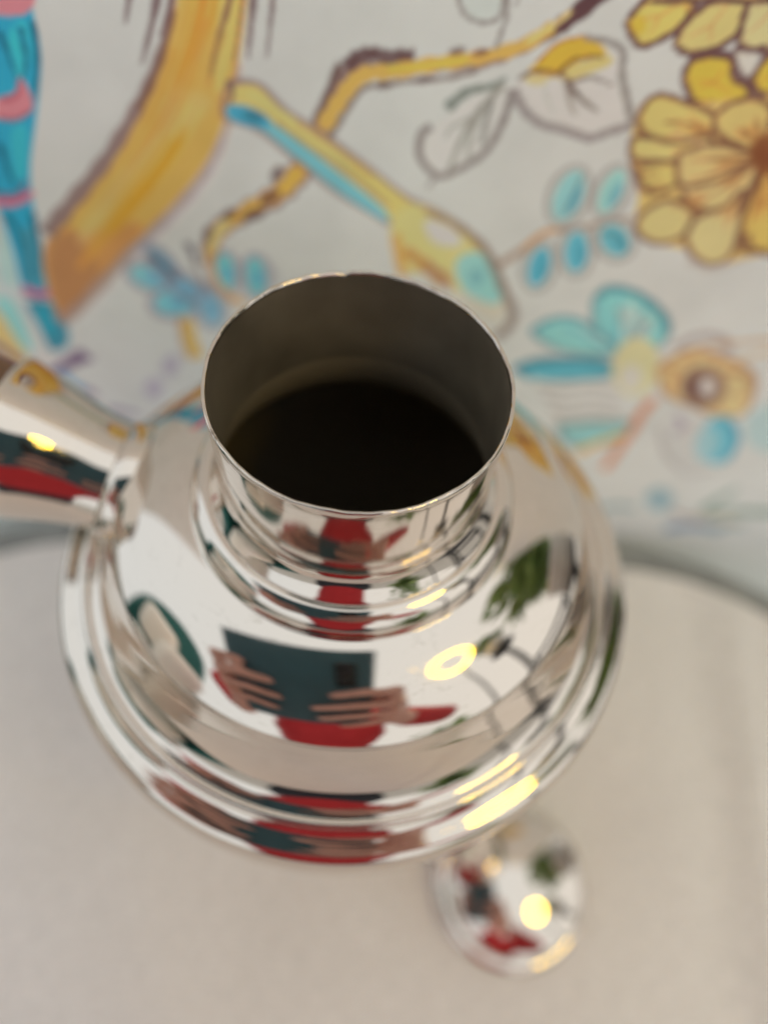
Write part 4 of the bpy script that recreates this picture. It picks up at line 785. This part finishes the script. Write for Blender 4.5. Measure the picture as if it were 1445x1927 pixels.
# ------------------------------------------------------------------ ring lamp on its stand (right of the photographer)
LP = Vector((.475, -.345, .86))
lamp = thing('ring_lamp', 'lit warm yellow ring lamp on a slim black stand, mirrored in the silver', 'lamp', (LP.x, LP.y, -.75))
def at(p): return Vector(p) - lamp.location
black = mat('black_metal', (.02, .022, .024), .4, .3)
dirv = (Vector((.02, -.04, .17)) - LP).normalized(); lq = dirv.to_track_quat('Z', 'Y').to_matrix()
def torus(R, r, n=72, k=16):
    bm = bmesh.new(); rings = []
    for i in range(n):
        a = 2 * math.pi * i / n
        rings.append([bm.verts.new(((R + r * math.cos(2 * math.pi * j / k)) * math.cos(a), (R + r * math.cos(2 * math.pi * j / k)) * math.sin(a), r * math.sin(2 * math.pi * j / k))) for j in range(k)])
    for i in range(n):
        for j in range(k): bm.faces.new((rings[i][j], rings[(i + 1) % n][j], rings[(i + 1) % n][(j + 1) % k], rings[i][(j + 1) % k]))
    return bm
bm = torus(.099, .0115); bmesh.ops.rotate(bm, cent=(0, 0, 0), matrix=lq, verts=bm.verts); bmesh.ops.translate(bm, vec=at(LP), verts=bm.verts)
obj('ring_tube', bm, mat('lit_ring', (.9, .8, .5), .4, emit=((1.0, .66, .030), LAMP_E)), lamp)
bm = torus(.101, .012); bmesh.ops.rotate(bm, cent=(0, 0, 0), matrix=lq, verts=bm.verts); bmesh.ops.translate(bm, vec=at(LP - dirv * .012), verts=bm.verts)
obj('ring_housing', bm, black, lamp)
low = LP + lq @ Vector((0, -.11, 0)) if (lq @ Vector((0, 1, 0))).z > 0 else LP + lq @ Vector((0, .11, 0))
obj('pole', tube([at(low - dirv * .01), at((low.x + .01, low.y - .02, low.z - .10)), at((low.x + .01, low.y - .02, -.72))], [.007, .008, .009]), black, lamp)
for k in range(3):
    a = 2.1 * k + .4
    obj('leg', tube([at((low.x + .01, low.y - .02, -.55)), at((low.x + .22 * math.cos(a), low.y + .22 * math.sin(a), -.745))], .007), black, lamp)
# small lit bulbs on a wire beside it
WL = Vector((.285, -.36, .88))
fs = thing('string_light', 'short wire of tiny lit yellow bulbs beside the ring lamp', 'string light', tuple(WL))
obj('wire', tube([(0, 0, .12), (.005, 0, .0), (.012, -.004, -.12)], .0012, 6), black, fs)
bulb = mat('lit_bulb', (.9, .8, .5), .4, emit=((1.0, .62, .05), 7))
for k in range(3):
    obj('bulb', blob((.004 + .006 * (k % 2), 0, .08 - .04 * k), .003, .003, .006, bmesh.new(), 10), bulb, fs)

# ------------------------------------------------------------------ the phone
def ph(a, b, o=0.0): return CAM + (RX * a + RY * b + RZ * o) * S
rotP = Matrix((RX, -RY, -RZ)).transposed().to_4x4()
phone = thing('phone', 'dark teal folding phone held open in both hands above the pot', 'phone', tuple(ph(-.83, .9, -.12)))
PHW, PHH, PHT = 2.70 * S, 2.90 * S, .11 * S
bm = rbox((0, 0, 0), (PHW, PHH, PHT), .0022, rot=None)
def place(bm, a, b, o):
    bmesh.ops.transform(bm, matrix=rotP, verts=bm.verts); bmesh.ops.translate(bm, vec=ph(a, b, o) - phone.location, verts=bm.verts); return bm
teal = mat('teal_case', (.045, .125, .175), .42, noise=(25, .12))
obj('case', place(bm, -.87, .88, -.12), teal, phone)
obj('camera_bump', place(rbox((0, 0, 0), (.34 * S, .82 * S, .03 * S), .0007), .02, .32, -.052), mat('dark_glass', (.012, .014, .018), .12), phone)
for k in range(3):
    b = bmesh.new(); bmesh.ops.create_cone(b, cap_ends=True, segments=32, radius1=.11 * S, radius2=.10 * S, depth=.02 * S)
    obj('lens', place(b, .02, .0 + .27 * k, -.034), mat('lens_glass', (.01, .01, .016), .05), phone)
obj('screen', place(rbox((0, 0, 0), (PHW * .95, PHH * .95, .0006), .0002, seg=1), -.87, .88, -.12 - .055 - .004), mat('screen_glass', (.02, .02, .025), .1), phone)

# ------------------------------------------------------------------ the person holding it: one continuous body from tapered limbs
def build_person():
    caps = []     # (p1, r1, p2, r2, kind)
    V = Vector
    def c(p1, r1, p2, r2, kind): caps.append((V(p1), r1, V(p2), r2, kind))
    PX, PYB = -.035, -.60
    hipz = .12; shz = .565
    # trunk, neck, legs
    c((PX, PYB, hipz), .135, (PX - .02, PYB + .05, .30), .14, 'shirt'); c((PX + .02, PYB + .05, .30), .14, (PX, PYB + .09, .47), .135, 'shirt'); c((PX - .05, PYB + .06, .36), .13, (PX + .05, PYB + .06, .36), .13, 'shirt'); PYB += .09
    c((PX - .09, PYB, .45), .10, (PX + .09, PYB, .45), .10, 'shirt'); c((PX - .15, PYB, shz - .03), .062, (PX + .15, PYB, shz - .03), .062, 'shirt')
    PYB -= .09; c((PX - .06, PYB, .02), .125, (PX + .06, PYB, .02), .125, 'trousers')
    for s in (-1, 1):
        c((PX + s * .085, PYB, 0), .095, (PX + s * .095, PYB + .01, -.34), .062, 'trousers')
        c((PX + s * .095, PYB + .01, -.34), .060, (PX + s * .10, PYB - .02, -.68), .040, 'trousers')
        c((PX + s * .10, PYB - .03, -.71), .038, (PX + s * .11, PYB + .12, -.722), .028, 'shoe')
    PYB += .09; c((PX, PYB - .005, shz), .055, (PX, PYB + .03, shz + .11), .050, 'skin')
    hd = V((PX - .0, PYB + .065, shz + .19))
    tiltm = Matrix.Rotation(math.radians(-38), 3, 'X')      # looking down at the screen
    def hp(x, y, z): return hd + tiltm @ V((x, y, z))
    c(hp(0, -.012, .03), .086, hp(0, .0, -.0), .084, 'skin'); c(hp(0, .018, -.03), .066, hp(0, .035, -.075), .045, 'skin')
    c(hp(0, .082, .01), .010, hp(0, .098, -.022), .014, 'skin')                                   # nose
    c(hp(-.022, .078, -.052), .008, hp(.022, .078, -.052), .008, 'lip')
    for s in (-1, 1):
        c(hp(s * .084, -.005, .015), .012, hp(s * .086, -.002, -.02), .009, 'skin')               # ears
        c(hp(s * .02, .078, .03), .010, hp(s * .045, .07, .03), .008, 'skin')                     # brows
    # hands on the phone: fingers across its back, thumbs on the screen side
    for s in (-1, 1):
        if s < 0:
            wrist = ph(-2.95, 2.75, -.9); elbow = V((-.27, -.28, .37)); palm = [ph(-2.55, .75, -.32), ph(-2.62, 1.2, -.34), ph(-2.6, 1.65, -.4), ph(-2.5, 2.0, -.48)]
            tips = [((-2.52, .40, .03), (-2.12, .36, .12), (-1.80, .36, .07), .14), ((-2.52, .84, .04), (-1.85, .72, .13), (-1.30, .78, .07), .145),
                    ((-2.5, 1.28, .04), (-1.8, 1.16, .13), (-1.20, 1.26, .07), .14), ((-2.42, 1.72, .02), (-1.85, 1.62, .12), (-1.36, 1.76, .06), .125)]
            th = [ph(-2.4, 1.35, -.42), ph(-2.1, .95, -.34), ph(-1.85, .7, -.30)]
        else:
            wrist = ph(1.45, 2.75, -1.0); elbow = V((.25, -.36, .31)); palm = [ph(.92, 1.0, -.34), ph(1.02, 1.35, -.34), ph(1.06, 1.7, -.38), ph(1.0, 2.05, -.46)]
            tips = [((.86, .96, .04), (.30, .90, .13), (-.20, 1.02, .07), .135), ((.92, 1.38, .04), (.15, 1.36, .13), (-.56, 1.52, .07), .14),
                    ((.92, 1.80, .03), (.1, 1.82, .13), (-.48, 1.98, .07), .135), ((.9, 2.16, .02), (.3, 2.22, .12), (-.1, 2.32, .06), .12)]
            th = [ph(.8, 1.5, -.44), ph(.5, 1.1, -.34), ph(.3, .85, -.30)]
        for A, B, Cc, r in tips:
            A, B, Cc = ph(*A), ph(*B), ph(*Cc); r *= S
            c(A, r * 1.08, B, r, 'skin'); c(B, r, Cc, r * .82, 'skin')
        for k in range(4):
            c(palm[k], .0105, ph(*tips[k][0]), .0095, 'skin'); c(palm[k], .0115, wrist, .019, 'skin')
        c(th[0], .0105, th[1], .0095, 'skin'); c(th[1], .0095, th[2], .0075, 'skin'); c(wrist, .018, th[0], .011, 'skin')
        c(wrist, .021, wrist.lerp(elbow, .22), .026, 'skin')
        c(wrist.lerp(elbow, .18), .030, elbow, .044, 'shirt'); c(elbow, .044, V((PX + s * .185, PYB, shz - .035)), .058, 'shirt')
    bm = bmesh.new()
    for p1, r1, p2, r2, k in caps:
        small = max(r1, r2) < .02; u = 12 if small else 20
        d = p2 - p1; L = d.length
        bmesh.ops.create_uvsphere(bm, u_segments=u, v_segments=u // 2 + 1, radius=r1, matrix=Matrix.Translation(p1))
        bmesh.ops.create_uvsphere(bm, u_segments=u, v_segments=u // 2 + 1, radius=r2, matrix=Matrix.Translation(p2))
        if L > 1e-5:
            mm = Matrix.Translation((p1 + p2) / 2) @ d.to_track_quat('Z', 'Y').to_matrix().to_4x4()
            bmesh.ops.create_cone(bm, cap_ends=True, segments=u, radius1=r1, radius2=r2, depth=L, matrix=mm)
    me = bpy.data.meshes.new('person'); bm.to_mesh(me); bm.free()
    o = bpy.data.objects.new('person', me); COL.objects.link(o)
    rm = o.modifiers.new('Join', 'REMESH'); rm.mode = 'VOXEL'; rm.voxel_size = .0038
    sm = o.modifiers.new('Soften', 'SMOOTH'); sm.factor = .5; sm.iterations = 3
    bpy.context.view_layer.update()
    dg = bpy.context.evaluated_depsgraph_get(); nm = bpy.data.meshes.new_from_object(o.evaluated_get(dg))
    o.modifiers.clear(); o.data = nm; bpy.data.meshes.remove(me)
    nm.materials.clear()
    kinds = ['skin', 'shirt', 'trousers', 'shoe', 'lip']
    ms = [mat('skin', (.80, .47, .42), .5, noise=(90, .12), bump=(400, .1, .0005)), mat('red_knit', (.60, .05, .062), .8, noise=(160, .25), bump=(500, .3, .001), spec=.2),
          mat('dark_trousers', (.03, .035, .05), .8, noise=(200, .2)), mat('dark_shoe', (.02, .02, .02), .4), mat('lips', (.42, .13, .12), .45)]
    for x in ms: nm.materials.append(x)
    F = np.empty(len(nm.polygons) * 3); nm.polygons.foreach_get('center', F); F = F.reshape(-1, 3)
    best = np.full(len(F), 1e9); idx = np.zeros(len(F), np.int32)
    for p1, r1, p2, r2, k in caps:
        a = np.array(p1); d = np.array(p2) - a; L2 = d @ d + 1e-12
        t = np.clip(((F - a) @ d) / L2, 0, 1); dd = np.linalg.norm(F - a - t[:, None] * d, axis=1) - (r1 + (r2 - r1) * t)
        mkk = dd < best; best[mkk] = dd[mkk]; idx[mkk] = kinds.index(k)
    nm.polygons.foreach_set('material_index', idx); nm.polygons.foreach_set('use_smooth', [True] * len(F)); nm.update()
    tag(o, 'person in a red top leaning over the pot, both hands round a phone', 'person')
    hb = bmesh.new(); blob(hp(0, -.025, .045), .098, .098, .092, hb, 28)
    blob(hp(0, -.075, -.03), .088, .05, .10, hb, 24); blob(hp(.03, -.07, -.10), .05, .04, .06, hb, 18); blob(hp(-.03, -.07, -.10), .05, .04, .06, hb, 18)
    obj('hair', hb, mat('dark_hair', (.03, .018, .012), .45, noise=(120, .4), bump=(250, .6, .002)), o)
    obj('brooch', blob((-.155, PYB + .125, .345), .012, .008, .012, bmesh.new(), 16), mat('pink_enamel', (.92, .40, .52), .15), o)
    for s in (-1, 1):
        e = bmesh.new(); blob(hp(s * .033, .072, .012), .0125, .0125, .0095, e, 14); obj('eye', e, mat('eye', (.75, .73, .70), .15), o)
build_person()

# ------------------------------------------------------------------ armchair with white cushions, left of the photographer
ac = thing('armchair', 'teal armchair with an arched back and white cushions, left of the table', 'armchair', (-.60, -.25, -.75))
ac.rotation_euler = (0, 0, math.radians(-69)); ac.scale = (.78, .9, 1.07)
tl = mat('teal_velvet', (.012, .12, .115), .7, noise=(40, .25)); wc = mat('white_satin', (.92, .90, .85), .22, noise=(20, .05), bump=(30, .3, .006))
arch = [(-.30, -.16, .40), (-.30, -.18, .85), (-.29, -.19, 1.08), (-.22, -.20, 1.24), (-.10, -.205, 1.32), (0, -.205, 1.335), (.10, -.205, 1.32), (.22, -.20, 1.24), (.29, -.19, 1.08), (.30, -.18, .85), (.30, -.16, .40)]
arch = [tuple(p) for p in cr(arch, 6)]
obj('back_frame', tube(arch, .042, 14), tl, ac)
bk = bmesh.new(); front = [bk.verts.new((x * .97, -.165, z)) for x, y, z in arch]; back = [bk.verts.new((x * .97, -.225, z)) for x, y, z in arch]
bk.faces.new(front); bk.faces.new(back[::-1])
for k in range(len(arch)): bk.faces.new((front[k], back[k], back[(k + 1) % len(arch)], front[(k + 1) % len(arch)]))
obj('back_panel', bk, tl, ac, smooth=False)
obj('seat', rbox((0, .08, .38), (.62, .56, .16), .04), tl, ac)
for s in (-1, 1):
    obj('arm', rbox((s * .33, .06, .52), (.10, .56, .34), .04), tl, ac)
    for y in (-.16, .30): obj('leg', tube([(s * .28, y, .31), (s * .29, y, 0)], [.022, .014]), wood, ac)
for i, (x, y, z, s) in enumerate(((-.08, -.08, 1.0, .15), (.13, -.04, .90, .17), (.0, .06, .60, .22))):
    cb = bmesh.new(); bmesh.ops.create_uvsphere(cb, u_segments=32, v_segments=18, radius=1)
    for v in cb.verts:
        x_, y_, z_ = v.co; e = .55
        v.co = (math.copysign(abs(x_) ** e, x_) * s, y_ * .085, math.copysign(abs(z_) ** e, z_) * s * .95)
    bmesh.ops.rotate(cb, cent=(0, 0, 0), matrix=Matrix.Rotation(.25 * (i - 1), 3, 'Y') @ Matrix.Rotation(-.25, 3, 'X'), verts=cb.verts)
    bmesh.ops.translate(cb, vec=(x, y, z), verts=cb.verts)
    co = obj('cushion', cb, wc); co.matrix_world = Matrix.Translation(ac.location) @ Matrix.Rotation(math.radians(-69), 4, 'Z') @ Matrix.Diagonal((.78, .9, 1.07, 1))
    tag(co, ['white satin cushion highest against the teal chair back', 'white satin cushion in the middle of the teal armchair', 'white satin cushion lying lowest on the teal armchair seat'][i], 'cushion', 'cushions on the teal armchair')

# ------------------------------------------------------------------ dark side chair on the right
dc = thing('side_chair', 'dark wooden chair standing to the right of the table', 'chair', (.78, -.16, -.75))
dc.rotation_euler = (0, 0, math.radians(100))
dk = mat('ebony', (.018, .018, .022), .45, noise=(40, .3))
obj('seat', rbox((0, 0, .45), (.42, .42, .05), .015), dk, dc)
for s in (-1, 1):
    obj('leg', tube([(s * .18, .18, .43), (s * .18, .19, 0)], [.02, .014]), dk, dc)
    obj('leg', tube([(s * .18, -.18, .98), (s * .18, -.18, .45), (s * .18, -.21, 0)], [.015, .02, .014]), dk, dc)
for z in (.62, .78, .94): obj('back_rail', rbox((0, -.18, z), (.36, .022, .06), .008), dk, dc)

# ------------------------------------------------------------------ leafy plants
leafm = [mat('leaf_green', (.30, .44, .15), .5, noise=(60, .35)), mat('leaf_dark', (.16, .29, .10), .5, noise=(60, .35))]
potm = mat('terracotta_glaze', (.55, .53, .49), .4, noise=(20, .1))
def plant(label, base, height, spread, n, seed, leaf=.07, stand=0.0, aim=None):
    rnd = random.Random(seed)
    t = thing('potted_plant', label, 'plant', base, 'leafy plants right of the table')
    if stand:
        obj('plant_stand', lathe([(0, 0), (.10, 0), (.10, .015), (.02, .03), (.018, stand - .03), (.09, stand - .015), (.09, stand), (0, stand)], 32), black, t)
    obj('pot', lathe([(0, stand + .001), (.06, stand + .001), (.085, stand + .13), (.09, stand + .15), (.08, stand + .15), (.075, stand + .12), (0, stand + .12)], 40), potm, t)
    st = bmesh.new(); lv = bmesh.new()
    for i in range(n):
        a = rnd.uniform(0, 6.28); out = spread * rnd.uniform(.25, 1); h = stand + .13 + height * rnd.uniform(.35, 1)
        bx, by = (aim or (0, 0))
        e = Vector((out * math.cos(a) + bx, out * math.sin(a) + by, h)); s0 = Vector((.02 * math.cos(a), .02 * math.sin(a), stand + .12))
        mid = s0.lerp(e, .5) + Vector((0, 0, .05))
        pts = [tuple(p) for p in cr([s0, mid, e], 5)]
        tube(pts, [.003 - .0018 * k / len(pts) for k in range(len(pts))], 5, st)
        for k in range(8):
            p = Vector(pts[min(len(pts) - 1, 3 + k)]); L = leaf * rnd.uniform(.6, 1.2); w = L * rnd.uniform(.22, .34)
            d = Vector((rnd.uniform(-1, 1), rnd.uniform(-1, 1), rnd.uniform(-.5, .7))).normalized(); sd = d.cross(Vector((rnd.uniform(-.4, .4), rnd.uniform(-.4, .4), 1))).normalized(); up = sd.cross(d)
            vs = []
            for f, ww, b in ((0, .05, 0), (.3, .9, .06), (.6, .8, .05), (1, .03, -.12)):
                vs.append([lv.verts.new(p + d * L * f + sd * w * ww * q_ + up * L * (b + .10 * abs(q_))) for q_ in (-1, 0, 1)])
            for A, B in zip(vs, vs[1:]):
                lv.faces.new((A[0], A[1], B[1], B[0])); lv.faces.new((A[1], A[2], B[2], B[1]))
    obj('stems', st, leafm[1], t); fo = obj('foliage', lv, leafm[seed % 2], t); fo['kind'] = 'stuff'
plant('bushy green plant in a pale pot on a tall stand right of the table', (.42, .085, -.75), .30, .16, 44, 4, .085, 0.90)
plant('small feathery green plant on a high stand farther off to the right', (.80, -.30, -.75), .16, .12, 12, 3, .08, 1.46)
plant('low dark green plant on the floor behind the ring lamp', (.62, -.85, -.75), .55, .22, 26, 6, .12, .35)
